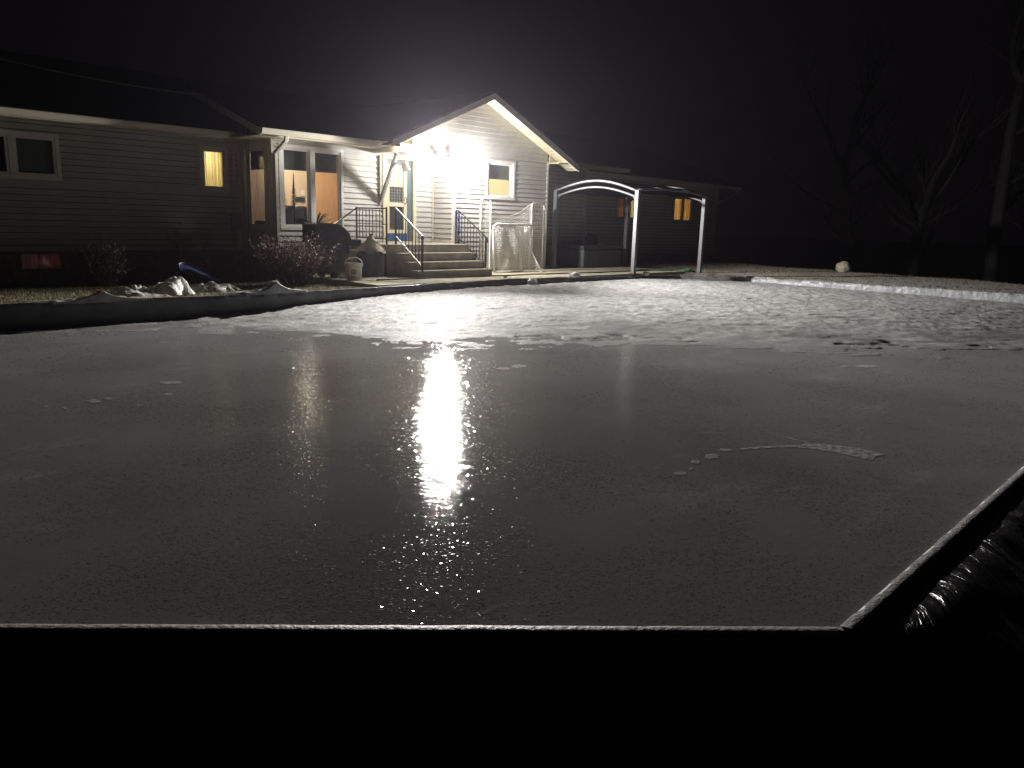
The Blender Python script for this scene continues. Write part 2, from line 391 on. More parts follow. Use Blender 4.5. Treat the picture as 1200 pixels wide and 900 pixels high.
# snow / frozen slush on the far half of the sheet
EDGE = [(16.5, 1.0), (13.6, 2.46), (11.35, 4.1), (9.23, 6.28), (7.89, 7.51), (6.6, 8.5), (5.4, 9.6), (4.6, 10.9), (3.4, 11.75), (1.8, 12.4)]
def sedge(x, y):
    d = 1e9; sgn = 1
    for a, b in zip(EDGE, EDGE[1:]):
        ex, ey = b[0] - a[0], b[1] - a[1]; L2 = ex * ex + ey * ey
        t = max(0, min(1, ((x - a[0]) * ex + (y - a[1]) * ey) / L2))
        qx, qy = x - a[0] - t * ex, y - a[1] - t * ey; dd = math.hypot(qx, qy)
        if dd < d: d = dd; sgn = 1 if (-(x - a[0]) * ey + (y - a[1]) * ex) < 0 else -1
    return d * sgn
ca, sa = math.cos(math.radians(-35)), math.sin(math.radians(-35))
def snow_h(x, y):
    s = sedge(x, y)
    if s < -2.2: return -1
    u, w = x * ca + y * sa, -x * sa + y * ca          # scrape direction
    big = nz(u * .55, w * 1.1, 0, 3); mid = nz(u * 2.2, w * 3.4, 4, 3); fine = nz(x * 9, y * 9, 9, 2)
    e = s + (big * 1.1 + mid * .7 + .45 * nz(u * 3, w * 9, 21, 3)) * (1 - .9 * sstep(.2, 1.8, s))
    leftthin = 1 - sstep(4, 10, x) * .6
    cover = sstep(-.25, 2.0, e) 
    base = .24 * sstep(3.5, 12.5, x) * sstep(-.3, 4.2, s) * sstep(-.5, 1.4, e) - .10 * sstep(17, 21.2, x)
    str_ = nz(u * 1.3, w * 7, 14, 3)
    h = base + cover * (.018 + .013 * mid + .013 * str_ + .013 * fine + .012 * nz(x * 19, y * 19, 3, 1)) - .012 * (1 - cover) - .004
    if cover > .12: h = max(h, base + .006)
    if x < 9: h -= .014 * (1 - sstep(5, 9, x)) * (1 if mid + str_ < .12 else .2)
    return h
st = .046
nx, ny = int(21.6 / st), int(11.2 / st)
sm = MB(); idx = {}
hh = {}
for a in range(nx + 1):
    for b in range(ny + 1):
        x, y = a * st + .2, 1.12 + b * st
        if rdist(x, y) < .004: continue
        h = snow_h(x, y)
        if h > -.02: hh[(a, b)] = (x, y, ZI + max(-.01, h))
for (a, b) in list(hh):
    ks = [(a, b), (a + 1, b), (a + 1, b + 1), (a, b + 1)]
    if all(k in hh for k in ks) and any(hh[k][2] > ZI + .001 for k in ks):
        q = []
        for k in ks:
            if k not in idx: idx[k] = len(sm.v); sm.v.append(V(hh[k]))
            q.append(idx[k])
        sm.f.append(tuple(q))
so = tag(sm.build('snow', 'snow', smooth=True), kind='structure')
at_ = so.data.attributes.new('cover', 'FLOAT', 'POINT')
at_.data.foreach_set('value', [sstep(-.3, 3.6, sedge(q.x, q.y) + 1.2 * nz(q.x * 1.1, q.y * 1.7, 33, 3)) for q in sm.v])

# frost marks on the bare ice (flat scrapes in the surface)
def frost(poly):
    m = MB(); m.face(*[(x, y, ZI + .004) for x, y in poly]); m.build('frost_mark', 'frost', ice)
from_px = {}
def iceat(x, y):
    d = Fw * FX + Rr * (x - 600) - Uu * (y - 450); t = (ZI + .004 - H) / d.z
    return (d.x * t, d.y * t)
frost([iceat(*p) for p in ((913, 510), (930, 513.5), (948, 519), (975, 521), (1005, 525), (1022, 529), (1036, 533), (1026, 534.5), (1022, 539), (1006, 536), (980, 530), (950, 525.5), (925, 523.5), (895, 525), (868, 527), (864, 525.5), (890, 523), (915, 522), (940, 521.5), (945, 518.5), (930, 515.5))])
rr = random.Random(3)
def blob(cx, cy, rx, ry, n=12):
    ph = rr.random() * 9
    frost([iceat(cx + rx * math.cos(2 * math.pi * k / n) * (1 + .25 * math.sin(3.1 * k + ph)), cy + ry * math.sin(2 * math.pi * k / n) * (1 + .2 * math.sin(2.3 * k + ph))) for k in range(n)])
for b in ((850, 527, 9, 1.5), (834, 534.5, 8, 3), (815, 541, 6, 2.2), (797, 554.5, 8, 2), (810, 549, 3, 1.2), (110, 470, 8, 2), (127, 467, 5, 1.2), (163, 475, 4, 1.1), (197, 462, 5, 1.3), (54, 476, 3, 1), (76, 478, 3, 1),
          (200, 448, 13, 2), (1015, 429, 14, 1.4), (990, 429, 4, 1), (608, 429, 9, 2.2), (590, 432, 9, 1.5)): blob(*b)

# tiny frost crystals standing on the sheet: each a small tilted facet
M['crystal'] = mat('frost crystal', (.25, .248, .246), .09, spec=.45)
cm = MB(); r = random.Random(12)
while len(cm.f) < 62000:
    d_ = 2.2 + 9.5 * r.random() ** 1.35; a_ = r.uniform(-.66, .66)
    x = d_ * (f0.x + r0.x * math.tan(a_)); y = d_ * (f0.y + r0.y * math.tan(a_))
    if rdist(x, y) < .04 or sedge(x, y) > .3: continue
    if nz(x * .9, y * .9, 51, 3) + .35 < r.random() * .9: continue
    q = r.uniform(.0016, .0042) * (1 + d_ * .12); an = r.uniform(0, 3.14); tx, ty = r.gauss(0, .062), r.gauss(0, .062)
    ux, uy = math.cos(an) * q, math.sin(an) * q; vx, vy = -uy * .8, ux * .8
    z = ZI + .0004 + q * .03
    cm.face(*[(x + a * ux + b * vx, y + a * uy + b * vy, z + (a * ux + b * vx) * tx + (a * uy + b * vy) * ty) for a, b in ((-1, -1), (1, -1), (1, 1), (-1, 1))])
tag(cm.build('frost_crystals', 'crystal'), 'fine sparkling frost crystals scattered over the bare dark ice', 'frost', kind='stuff')

# ------------------------------------------------------------------ rink boards (plastic wrapped)
def board(a, b, top, m, label, zb=-.62, th=.06, amp=.006, seg=.05, wr=1., out=None, folds=0.):
    a, b = V((*a, 0)), V((*b, 0)); d = b - a; L = d.length; d /= L; n = V((d.y, -d.x, 0))    # outward (rink runs counter-clockwise)
    k = max(2, int(L / seg)); prof = [(0, 0)] * 9 + [(.004, .006), (.25, .012), (.75, .012), (.996, .006)] + [(1, 0)] * 5
    mb = MB()
    def fn(i, j):
        s = L * i / (k - 1); zt = top(s) - (.006 if 9 <= j <= 12 else 0)
        e = min(1, s / .04, (L - s) / .04)
        if j < 9: t = j / 8; o = 0; zz = zb + (zt - zb) * t
        elif j <= 12: o, dz = prof[j]; zz = zt + dz; t = 1
        else: t = 1 - (j - 12) / 5; o = 1; zz = zb + (zt - zb) * t
        x = a.x + d.x * s; y = a.y + d.y * s
        w = amp * (nz(s * 3.2 * wr + zz * 4, zz * 7, 1.7, 3)) * (1 if j < 9 else .5) * (.35 + t * .65)
        if folds: w += folds * max(0, nz(s * 1.4, 3.3, 0, 2)) * math.sin(s * 17 + zz * 30 + 6 * nz(s * 2, 8)) * t
        zz += amp * .9 * nz(s * 5, 11, 0, 2) * t
        p = a + d * s + n * (o * th + w + .0005)
        return (p.x, p.y, zz)
    mb.grid(k, 18, fn)
    o = mb.build('rink_board', m, smooth=True, origin=(a + b) / 2)
    return tag(o, label, 'rink board', 'plastic wrapped boards round the rink')
board((20.0, 12.4), (-.3, 12.4), lambda s: lerp([(0, -.05), (2.3, -.01), (7, .07), (12.7, .0), (17.1, .04), (21, .05)], s), 'wrap',
      'long white plastic wrapped rink board, painted grey for shade, along the patio and lawn', amp=.009, folds=.006)
board((21.5, 10.9), (20.0, 12.4), lambda s: lerp([(0, -.069), (2.1, -.045)], s) + .02 * nz(s * 3, 2), 'wrap', 'short crumpled corner board behind the far pergola post', amp=.02, folds=.03, seg=.03)
board((21.5, 2.57), (21.5, 10.9), lambda s: lerp([(0, .04), (1.5, .035), (3.7, .009), (5.9, -.021), (8.35, -.069)], s) + .012 * nz(s * 1.2, 3) + .006 * nz(s * 6, 5), 'liner', 'white plastic wrapped rink board at the far end', amp=.020, folds=.022, zb=-.6, seg=.04)
board((20.0, 1.07), (21.5, 2.57), lambda s: .0, 'liner', 'white plastic corner board beyond the right edge', amp=.014)
NT = -.298
board((3.21, 1.08), (20.0, 1.07), lambda s: lerp([(0, NT), (4, NT + .005), (17, .0)], s), 'liner_dull', 'frosted board edge with black sheet along the right side', amp=.004, seg=.03, wr=2)
board((-.3, 4.41), (3.21, 1.08), lambda s: NT, 'liner_dull', 'frosted board edge across the foreground above black sheet', amp=.003, seg=.02, wr=2.5)

# white plastic folded over the far end board (wide loose liner)
# black sheet over the outside of the near boards
def tarp():
    P = [(-.6, 4.695), (3.21, 1.08), (20.2, 1.07)]
    L1 = math.hypot(P[1][0] - P[0][0], P[1][1] - P[0][1]); L2 = P[2][0] - P[1][0]
    ss = []; s = 0
    while s < L1 + L2:
        ss.append(s); s += .022 if s < L1 + 6 else .12
    n1 = V((-.688, -.7255, 0)); n2 = V((0, -1, 0))
    ts = [0, .02, .05, .09, .14, .19, .24, .29, .34, .38, .41, .44, .48, .52, .56, .6, .65, .7, .75, .8, .85, .9, .96, 1.02, 1.1, 1.2, 1.35, 1.5, 1.7, 1.9, 2.15, 2.4]
    prof_f = [(0, .061, .004), (.02, .067, -.002), (.34, .085, -.34), (.41, .12, -.40), (.56, .25, -.455), (.8, .5, -.475), (1.2, .9, -.49), (2.4, 2.1, -.50)]
    prof_r = [(0, .061, .004), (.02, .067, -.006), (.05, .08, -.022), (.09, .105, -.032), (.14, .15, -.026), (.19, .195, -.008), (.24, .24, .002), (.29, .29, .003), (.38, .38, -.010), (.48, .48, -.022), (.65, .64, -.05), (.9, .86, -.11), (1.2, 1.1, -.20), (1.5, 1.35, -.34), (2.4, 2.2, -.50)]
    def at(i, j):
        s, t = ss[i], ts[j]
        k = sstep(L1 - .6, L1 + .5, s)
        if s < L1: base = V((P[0][0] + (P[1][0] - P[0][0]) * s / L1, P[0][1] + (P[1][1] - P[0][1]) * s / L1, 0))
        else: base = V((P[1][0] + s - L1, P[1][1] - .01 * (s - L1) / L2, 0))
        n = n1 * (1 - sstep(L1 - .25, L1 + .25, s)) + n2 * sstep(L1 - .25, L1 + .25, s); n.normalize()
        of = lerp([(a, b) for a, b, c in prof_f], t); zf = lerp([(a, c) for a, b, c in prof_f], t)
        orr = lerp([(a, b) for a, b, c in prof_r], t); zr = lerp([(a, c) for a, b, c in prof_r], t)
        o = of * (1 - k) + orr * k; z = zf * (1 - k) + zr * k
        g = min(1, t / .2)
        rg = lambda f, c: max(0, 1 - 3.2 * abs(nz(s * f + t * f * 1.3, t * .9 + c, 2.7, 2))) ** 2
        w = .006 * nz(s * 9 + t * 1.4, t * 1.2, 2, 3) + k * (.034 * rg(2.6, 1) * sstep(-.15, .25, nz(s * 1.1, t * 1.6, 3, 2)) + .008 * rg(5, 5) * sstep(-.1, .3, nz(s * 2, t * 2, 9, 2)) + .028 * nz(s * 1.6, t * 1.8, 8, 2))
        p = base + n * (o + w * g * .7)
        top = NT + (0 if s < L1 else lerp([(0, 0), (4, .005), (17, .30)], s - L1))
        return (p.x, p.y, top + z - .002 + w * g * .8)
    mb = MB().grid(len(ss), len(ts), at)
    mb.uv = [(ss[i] + 1.3 * ts[j] * sstep(L1 - .12, L1 + .30, ss[i]), ts[j]) for i in range(len(ss)) for j in range(len(ts))]
    o = mb.build('plastic_sheet', 'tarp', smooth=True, origin=(3.2, .9, -.6))
    tag(o, 'black glossy plastic sheet hanging over the near rink boards', 'plastic sheet')
tarp()

# ------------------------------------------------------------------ the house
X_, Y_ = V((1, 0, 0)), V((0, 1, 0))
house = thing('house', (9, 15.8, 0), 'long low beige sided house with a gabled entry and lit windows', 'house')
def siding(mb, O, u, n, u0, u1, z0, z1, holes=(), lim=None, course=.118, lap=.022, gap=0.):
    O = V(O); zs = set([z0, z1]); k = z0
    cs = []
    while k < z1: cs.append(k); zs.add(k); k += course
    for h in holes:
        for q in (h[2], h[3]):
            if z0 < q < z1: zs.add(q)
    zs = sorted(zs)
    P = lambda a, z, off: O + u * a + Z * z + n * off
    for za, zb in zip(zs, zs[1:]):
        if zb - za < 1e-5: continue
        zc = max(c for c in cs if c <= za + 1e-6)
        oa = lap * (1 - (za - zc) / course) + .002; ob = lap * (1 - (zb - zc) / course) + .002
        la, ra = lim(za) if lim else (u0, u1); lb, rb = lim(zb) if lim else (u0, u1)
        if ra <= la: continue
        hs = sorted([(h[0], h[1]) for h in holes if h[2] <= za + 1e-5 and h[3] >= zb - 1e-5])
        seg = [(la, lb)]
        for h in hs: seg[-1] += (h[0], h[0]); seg.append((h[1], h[1]))
        seg[-1] += (ra, rb)
        if gap and any(abs(zb - c) < 1e-6 for c in cs) and zb - za > 2 * gap: zb -= gap  # open seam under each course stands in for the lap shadow
        for (a0, a1, b0, b1) in seg:
            if b0 - a0 < 1e-4: continue
            if b1 < a1: a1 = b1 = (a1 + b1) / 2
            mb.face(P(a0, za, oa), P(b0, za, oa), P(b1, zb, ob), P(a1, zb, ob))
            if abs(za - zc) < 1e-6 and za > z0: mb.face(P(a0, za, .002 - 3 * gap), P(b0, za, .002 - 3 * gap), P(b0, za, oa), P(a0, za, oa))
    return mb
def wall(name, *a, m='siding', **k): return siding(MB(), *a, **k).build(name, m, house)

def window(O, u, n, u0, u1, z0, z1, sashes, fw=.075, label=None, m='white', sw=.045, glass='glass'):
    """u0..z1 = outer casing; sashes = list of (u0,u1) of openings' sash frames"""
    O = V(O); w = MB()
    w.obox(O, u, n, u0, u1, -.07, .035, z1 - fw, z1); w.obox(O, u, n, u0, u1, -.07, .045, z0, z0 + fw)
    w.obox(O, u, n, u0, u0 + fw, -.07, .032, z0 + fw, z1 - fw); w.obox(O, u, n, u1 - fw, u1, -.07, .032, z0 + fw, z1 - fw)
    for (a, b), (c, d) in zip(sashes, sashes[1:]): w.obox(O, u, n, b, c, -.07, .028, z0 + fw, z1 - fw)
    wo = w.build('window', m, house, bevel=.004)
    if label: wo['label'] = label
    for a, b in sashes:
        s = MB(); za, zb = z0 + fw, z1 - fw
        s.obox(O, u, n, a, b, -.05, .008, zb - sw, zb); s.obox(O, u, n, a, b, -.05, .008, za, za + sw)
        s.obox(O, u, n, a, a + sw, -.05, .008, za + sw, zb - sw); s.obox(O, u, n, b - sw, b, -.05, .008, za + sw, zb - sw)
        s.build('sash', m, wo, bevel=.003)
        p = MB(); p.obox(O, u, n, a + sw, b - sw, -.024, -.020, za + sw, zb - sw); p.build('pane', glass, wo)
    return wo
def curtain(O, u, n, u0, u1, z0, z1, depth, parent, m, name='curtain', waves=7, amp=.02):
    k = max(12, int(waves * 10)); O = V(O)
    mb = MB().grid(k, 2, lambda i, j: O + u * (u0 + (u1 - u0) * i / (k - 1)) + n * (-depth + amp * math.sin(i / (k - 1) * waves * 6.283 + math.sin(i * .3))) + Z * (z0 + (z1 - z0) * j))
    return mb.build(name, m, parent, smooth=True)

MY = 17.2     # main wall plane
# main (left) wall with a wide window, a small lit window and a basement window
OM = (0, MY, 0); nF = V((0, -1, 0))
H1 = (2.25, 5.27, 1.86, 2.72); H2 = (8.02, 8.68, 1.80, 2.77); HB = (4.43, 5.17, .16, .48)
wall('wall', OM, X_, nF, -9, 8.94, .52, 3.02, holes=(H1, H2), lap=.034, gap=.010)
siding(MB(), (0, MY + .045, 0), X_, nF, -9, 8.94, .52, 3.02, holes=(H1, H2), lap=0., course=4).build('light_blocker', 'black', house)  # black backing added to block room light and keep the seams dark
bm = MB()
for a, b in ((-9, HB[0]), (HB[1], 8.96)): bm.box(a, b, MY - .0, MY + .18, -.7, .50)
bm.box(HB[0], HB[1], MY, MY + .18, -.7, HB[2]); bm.box(HB[0], HB[1], MY, MY + .18, HB[3], .50)
bm.build('foundation_wall', 'foundation', house)
w = window(OM, X_, nF, *H1, [(2.32, 4.40), (4.50, 5.20)], label='wide dark slider window', m='white')
curtain(OM, X_, nF, 4.52, 5.18, 1.9, 2.7, .12, w, 'blind', 'blind', 1, .002)
MB().box(2.2, 5.3, MY + .35, MY + .37, 1.8, 2.8).build('interior_wall', 'black', house)  # black board stands in for the darkness behind the glass
w = window(OM, X_, nF, *H2, [(8.10, 8.60)], label='small window with lit yellow curtain', m='gfascia')
curtain(OM, X_, nF, 8.24, 8.6, 1.86, 2.72, .14, w, 'curtainY', waves=5)
curtain(OM, X_, nF, 8.08, 8.24, 1.86, 2.72, .22, w, 'curtainY', waves=2)
bw = MB()
bw.obox(OM, X_, nF, HB[0] - .03, HB[1] + .03, -.1, .02, HB[3] - .02, HB[3] + .03)
bw.obox(OM, X_, nF, HB[0] - .03, HB[1] + .03, -.1, .02, HB[2] - .03, HB[2] + .02)
bw.obox(OM, X_, nF, HB[0] - .03, HB[0] + .02, -.1, .018, HB[2] + .02, HB[3] - .02); bw.obox(OM, X_, nF, HB[1] - .02, HB[1] + .03, -.1, .018, HB[2] + .02, HB[3] - .02)
bwo = bw.build('window', 'foundation', house); bwo['label'] = 'basement window glowing red'
curtain(OM, X_, nF, HB[0] + .33, HB[1], HB[2], HB[3], .09, bwo, 'curtainR', waves=4, amp=.03)
curtain(OM, X_, nF, HB[0], HB[0] + .36, HB[2], HB[3], .10, bwo, 'curtainP', waves=3, amp=.03)
MB().obox(V(OM), X_, nF, HB[0] + .02, HB[1] - .02, -.03, -.026, HB[2] + .02, HB[3] - .02).build('pane', 'glass', bwo)

def room(x0, x1, y1, z0, z1, y0=MY + .05):
    MB().box(x0, x1, y1, y1 + .04, z0, z1).build('interior_wall', 'creamroom', house)
    for a in (x0 - .04, x1): MB().box(a, a + .04, y0, y1 + .04, z0, z1).build('interior_wall', 'creamroom', house)
    for a in (z0 - .04, z1): MB().box(x0 - .04, x1 + .04, y0, y1 + .04, a, a + .04).build('interior_wall', 'creamroom', house)
room(7.70, 8.80, 19.2, 1.3, 2.9, MY + .07); room(4.2, 5.4, 18.6, -.3, .50, MY + .19)
# middle bump-out: front wall y=15.8, side wall x=8.98
YM = 15.8; OF = (0, YM, 0); XS = 8.98; OS = (XS, 0, 0); nL = V((-1, 0, 0))
HW = (9.13, 10.77, 1.02, 2.84); HD = (11.88, 12.92, .70, 2.84)
wall('wall', OF, X_, nF, XS + .05, 13.49, .40, 3.0, holes=(HW, HD), course=.125, lap=.032)
HS = (16.02, 16.98, 1.0, 2.82)
wall('wall', OS, Y_, nL, YM + .06, MY - .02, .40, 3.0, holes=(HS,), course=.125)
fb = MB(); fb.box(XS + .02, 10.44, YM + .02, YM + .2, -.5, .395); fb.box(XS + .02, XS + .2, YM + .2, MY, -.5, .395); fb.build('foundation_wall', 'foundation', house)
ct = MB(); ct.box(XS - .022, XS + .05, YM - .022, YM + .055, .40, 3.0); ct.build('corner_trim', 'trim', house)
w = window(OF, X_, nF, *HW, [(9.21, 9.90), (9.99, 10.70)], label='tall two-sash window showing an orange door', fw=.07, sw=.05)
for a, b in ((9.26, 9.85), (10.04, 10.65)):
    curtain(OF, X_, nF, a - .03, b + .03, 2.31, 2.78, .10, w, 'blind', 'blind', 2, .004)
w2 = window(OS, Y_, nL, *HS, [(16.10, 16.90)], label='dim tall side window of the bump-out', glass='glass_damped', fw=.07, sw=.05, m='gfascia')
curtain(OS, Y_, nL, 16.1, 16.9, 2.31, 2.78, .10, w2, 'blind', 'blind', 2, .004)
# room behind
rm = MB()
rm.box(9.10, 12.9, 18.8, 18.86, .7, 3.0); rm.box(12.86, 12.92, 16.05, 18.8, .7, 3.0)
rm.box(9.02, 9.08, MY + .05, 18.86, .7, 3.0); rm.box(9.0, 12.92, YM + .06, 18.86, 2.94, 2.98)
rm.build('interior_wall', 'roomwall', house)
MB().box(9.05, 12.9, YM + .06, 18.86, .70, .76).build('floor', 'roomfloor', house)
MB().box(11.85, 12.62, 18.74, 18.80, .76, 2.86).build('interior_door', 'orange', house)
MB().box(11.48, 11.60, 18.77, 18.80, 1.85, 1.99).build('light_switch', 'white', house)
MB().box(9.58, 9.83, YM + .10, YM + .102, 1.62, 1.74).build('notice', 'white', w)

# entry side wall + gable
YG = 15.0; OG = (0, YG, 0); XG = 13.5
wall('wall', (XG, 0, 0), Y_, nL, YG + .05, YM - .03, .76, 2.94, course=.125)
AX, AZ, SL = 14.4, 4.48, .44                    # ridge x, height at the front edge, slope
def rz(x): return AZ - SL * abs(x - AX)          # top of the roof
def glim(z):
    h = (AZ - .15 - z) / SL; l, r = AX - h, AX + h
    l = max(l, XG + .05 if z < 2.949 else 11.80); r = min(r, 16.97); return (l, r)
HG = (14.58, 15.66, 1.90, 2.90)
wall('wall', OG, X_, nF, XG, 17.0, .12, 2.95, holes=(HG,), lim=lambda z: (XG + .05, 16.95), course=.118)
wall('wall', OG, X_, nF, 11.8, 17.0, 2.952, 4.33, lim=glim, course=.118)
MB().box(XG - .022, XG + .05, YG - .022, YG + .055, .12, 2.94).build('corner_trim', 'white', house)
MB().box(16.95, 17.022, YG - .022, YG + .055, .05, 3.0).build('corner_trim', 'white', house)
c = MB(); c.box(13.44, 13.497, YM - .05, YM - .003, .76, 2.94); c.build('corner_trim', 'trim', house)
wall('wall', (17.0, 0, 0), Y_, V((1, 0, 0)), YG + .055, 16.4, .05, 3.0)
MB().box(XG + .01, 16.99, YG + .004, YG + .2, -.2, .115).build('foundation_wall', 'foundation', house)
w = window(OG, X_, nF, *HG, [(14.66, 15.58)], fw=.075, label='gable window with a cream room inside', sw=.05)
curtain(OG, X_, nF, 14.7, 15.55, 2.42, 2.83, .1, w, 'blind', 'blind', 1, .002)
MB().box(14.0, 16.6, 17.6, 17.66, .76, 2.93).build('interior_wall', 'creamroom', house)
r2 = MB(); r2.box(13.95, 14.0, YM + .05, 17.66, .76, 2.93); r2.box(16.6, 16.66, YG + .1, 17.66, .76, 2.93); r2.box(13.95, 16.66, YG + .1, 17.66, 2.93, 2.96); r2.box(13.95, 14.0, YG + .1, YM + .05, .76, 2.93)
r2.build('interior_wall', 'creamroom', house)
cp = MB(); cp.box(14.9, 15.7, 17.2, 17.6, 1.75, 2.2); cp.build('wall_cabinet', 'wood', house)
MB().tube([(15.16, 17.55, 1.96 + .0), (15.2, 17.5, 2.1), (15.26, 17.5, 2.14), (15.32, 17.5, 2.1), (15.36, 17.55, 1.96)], .015).build('towel_hook', 'iron', house)

# gable roof: slabs, fascia, soffit
def slope_slab(xa, xb, y0, y1, t0, t1, m, name):       # slab under the roof surface from depth t0 to t1
    mb = MB(); P = lambda x, y, t: V((x, y, rz(x) - t))
    mb.prism([P(xa, y0, t0), P(xb, y0, t0), P(xb, y0, t1), P(xa, y0, t1)], (0, y1 - y0, 0)); return mb.build(name, m, house)
XL, XR = 11.26, 17.85
for a, b in ((XL, AX), (AX, XR)):
    slope_slab(a, b, 14.53, 21.5, 0, .035, 'roof', 'roof')
    slope_slab(a, b, 14.55, 14.585, .036, .19, 'gfascia', 'fascia')
    sf = MB(); n_ = 22
    for i in range(n_):                                       # ribbed soffit panels
        xa, xb = a + (b - a) * i / n_, a + (b - a) * (i + 1) / n_
        P = lambda x, y, t: V((x, y, rz(x) - t))
        sf.face(P(xa, 14.586, .15), P(xb, 14.586, .142), P(xb, YG + .02, .142), P(xa, YG + .02, .15))
        sf.face(P(xb, 14.586, .142), P(xb, 14.586, .15), P(xb, YG + .02, .15), P(xb, YG + .02, .142))
    sf.build('soffit', 'soffit', house)
# boxed eave returns and horizontal side soffits
er = MB(); er.prism([(17.026, 14.975, 2.972), (17.72, 14.975, 2.972), (17.72, 14.975, rz(17.72) - .156), (17.026, 14.975, rz(17.026) - .156)], (0, .03, 0))
er.box(17.03, 17.72, 14.62, 16.35, 2.955, 2.97); er.build('eave_return', 'soffit', house)
er = MB(); er.prism([(XL + .12, 14.586, 3.0), (11.85, 14.586, 3.0), (11.85, 14.586, rz(11.85) - .155), (XL + .12, 14.586, rz(XL + .12) - .155)], (0, .03, 0))
er.build('eave_return', 'soffit', house)
fs = MB(); fs.box(XR - .03, XR, 14.586, 16.0, 2.955, rz(XR) - .04); fs.box(17.72, 17.82, 14.56, 16.0, 2.952, 2.98); fs.build('fascia', 'gfascia', house)
MB().box(11.62, XG - .03, 15.012, YM - .02, 2.955, 2.975).build('porch_ceiling', 'soffit', house)
pb = MB(); pb.box(11.66, XG - .03, 14.93, 14.985, 2.86, 2.948); pb.box(11.62, 11.74, 15.0, YM - .02, 2.84, 2.95); pb.build('porch_beam', 'trim', house)
# diagonal porch brace
br = MB(); br.bar((11.80, 15.76, 1.66), (11.80, 15.76, 2.80), .07, .06); br.bar((11.80, 15.73, 1.76), (11.78, 15.08, 2.83), .07, .085); br.build('porch_brace', 'wood', house, bevel=.004)

# bump-out shed roof, gutter, fascia, soffit
ZE = 3.10
rf = MB(); q = lambda y: ZE + .34 * (y - 15.4)
rf.prism([(8.48, 15.38, ZE), (8.48, 18.6, q(18.6)), (8.48, 18.6, q(18.6) - .05), (8.48, 15.38, ZE - .05)], (3.9, 0, 0)); rf.build('roof', 'roof', house)
rk = MB(); rk.prism([(8.46, 15.40, ZE - .01), (8.46, 18.3, q(18.3) - .01), (8.46, 18.3, q(18.3) - .17), (8.46, 15.40, ZE - .15)], (.025, 0, 0)); rk.build('fascia', 'gfascia', house)
MB().box(8.49, 11.60, 15.40, YM - .02, 2.93, 2.95).build('soffit', 'soffit', house)
MB().box(8.49, 8.96, YM - .02, MY - .3, 2.93, 2.95).build('soffit', 'soffit', house)
def gutter(x0, x1, y, z, m='trim'):
    # K-style profile extruded along x
    pr = [(0, 0), (0, .02), (.02, .02), (.02, -.10), (.10, -.10), (.135, -.04), (.125, -.01), (.14, 0), (.15, 0), (.15, -.02), (.14, -.045), (.11, -.115), (.0, -.115)]
    mb = MB(); mb.prism([(x0, y - a, z + b) for a, b in pr], (x1 - x0, 0, 0)); return mb.build('gutter', m, house)
MB().box(8.485, 11.60, 15.385, 15.40, 2.935, ZE - .04).build('fascia', 'trim', house)
gutter(8.47, 11.2, 15.384, ZE - .03); gutter(11.21, 11.75, 15.384, ZE - .03, 'gfascia')
ds = MB(); ds.bar((9.06, 15.32, 2.96), (9.06, 15.34, 2.86), .075, .06); ds.bar((9.06, 15.34, 2.87), (9.02, 15.73, 2.63), .075, .06); ds.bar((9.02, 15.73, 2.64), (9.02, 15.73, .3), .075, .06)
ds.bar((9.02, 15.73, .31), (9.02, 15.5, .2), .075, .06); ds.build('downspout', 'trim', house, bevel=.006)

# main roof, fascia, soffit, gutter (left)
mr = MB(); q2 = lambda y: 3.10 + .34 * (y - 16.75)
mr.prism([(-9.4, 16.73, 3.10), (-9.4, 22, q2(22)), (-9.4, 27.3, 3.10), (-9.4, 27.3, 3.05), (-9.4, 22, q2(22) - .05), (-9.4, 16.73, 3.05)], (40.9, 0, 0)); mr.build('roof', 'roof', house)
MB().box(-9.4, 8.94, 16.75, 16.77, 2.93, 3.04).build('fascia', 'trim', house)
gutter(-9.4, 8.8, 16.748, 3.06)
MB().box(-9.4, 8.94, 16.77, MY, 2.93, 2.945).build('soffit', 'trim', house)
# corner conduit, meter cables
cd = MB(); cd.tube([(8.88, 16.70, .2), (8.88, 16.70, 3.38)], .024); cd.lathe((8.88, 16.70, 3.38), [(.024, 0), (.045, .01), (.045, .07), (.0, .1)], 12)
cd.build('service_mast', 'greypipe', house)
c2 = MB(); c2.tube([(8.80, MY - .03, .3), (8.80, MY - .03, 2.9)], .014); c2.tube([(8.74, MY - .03, .3), (8.74, MY - .03, 2.6)], .01); c2.box(8.68, 8.90, MY - .12, MY - .01, .95, 1.35); c2.build('meter_box', 'greypipe', house)

# wings on the right
YW = 16.4; OW = (0, YW, 0)
wall('wall', OW, X_, nF, 17.02, 20.46, .2, 3.08, lap=.03, gap=.010)
siding(MB(), (0, YW + .045, 0), X_, nF, 17.04, 20.44, .2, 3.08, lap=0., course=4).build('light_blocker', 'black', house)  # added black backing so the wing's seam lines stay dark
c = MB(); c.box(20.46, 20.53, YW - .02, YW + .06, .2, 3.08); c.build('corner_trim', 'siding', house)
wall('wall', (20.5, 0, 0), Y_, V((1, 0, 0)), YW + .06, MY, .2, 3.08)
MB().box(17.02, 20.5, YW + .01, YW + .2, -.4, .195).build('foundation_wall', 'brownbase', house)
wr = MB(); wr.prism([(17.3, 15.95, 3.22), (17.3, 19.5, 3.22 + .34 * 3.55), (17.3, 19.5, 3.12 + .34 * 3.55), (17.3, 15.95, 3.17)], (4.95, 0, 0)); wr.build('roof', 'roof', house)
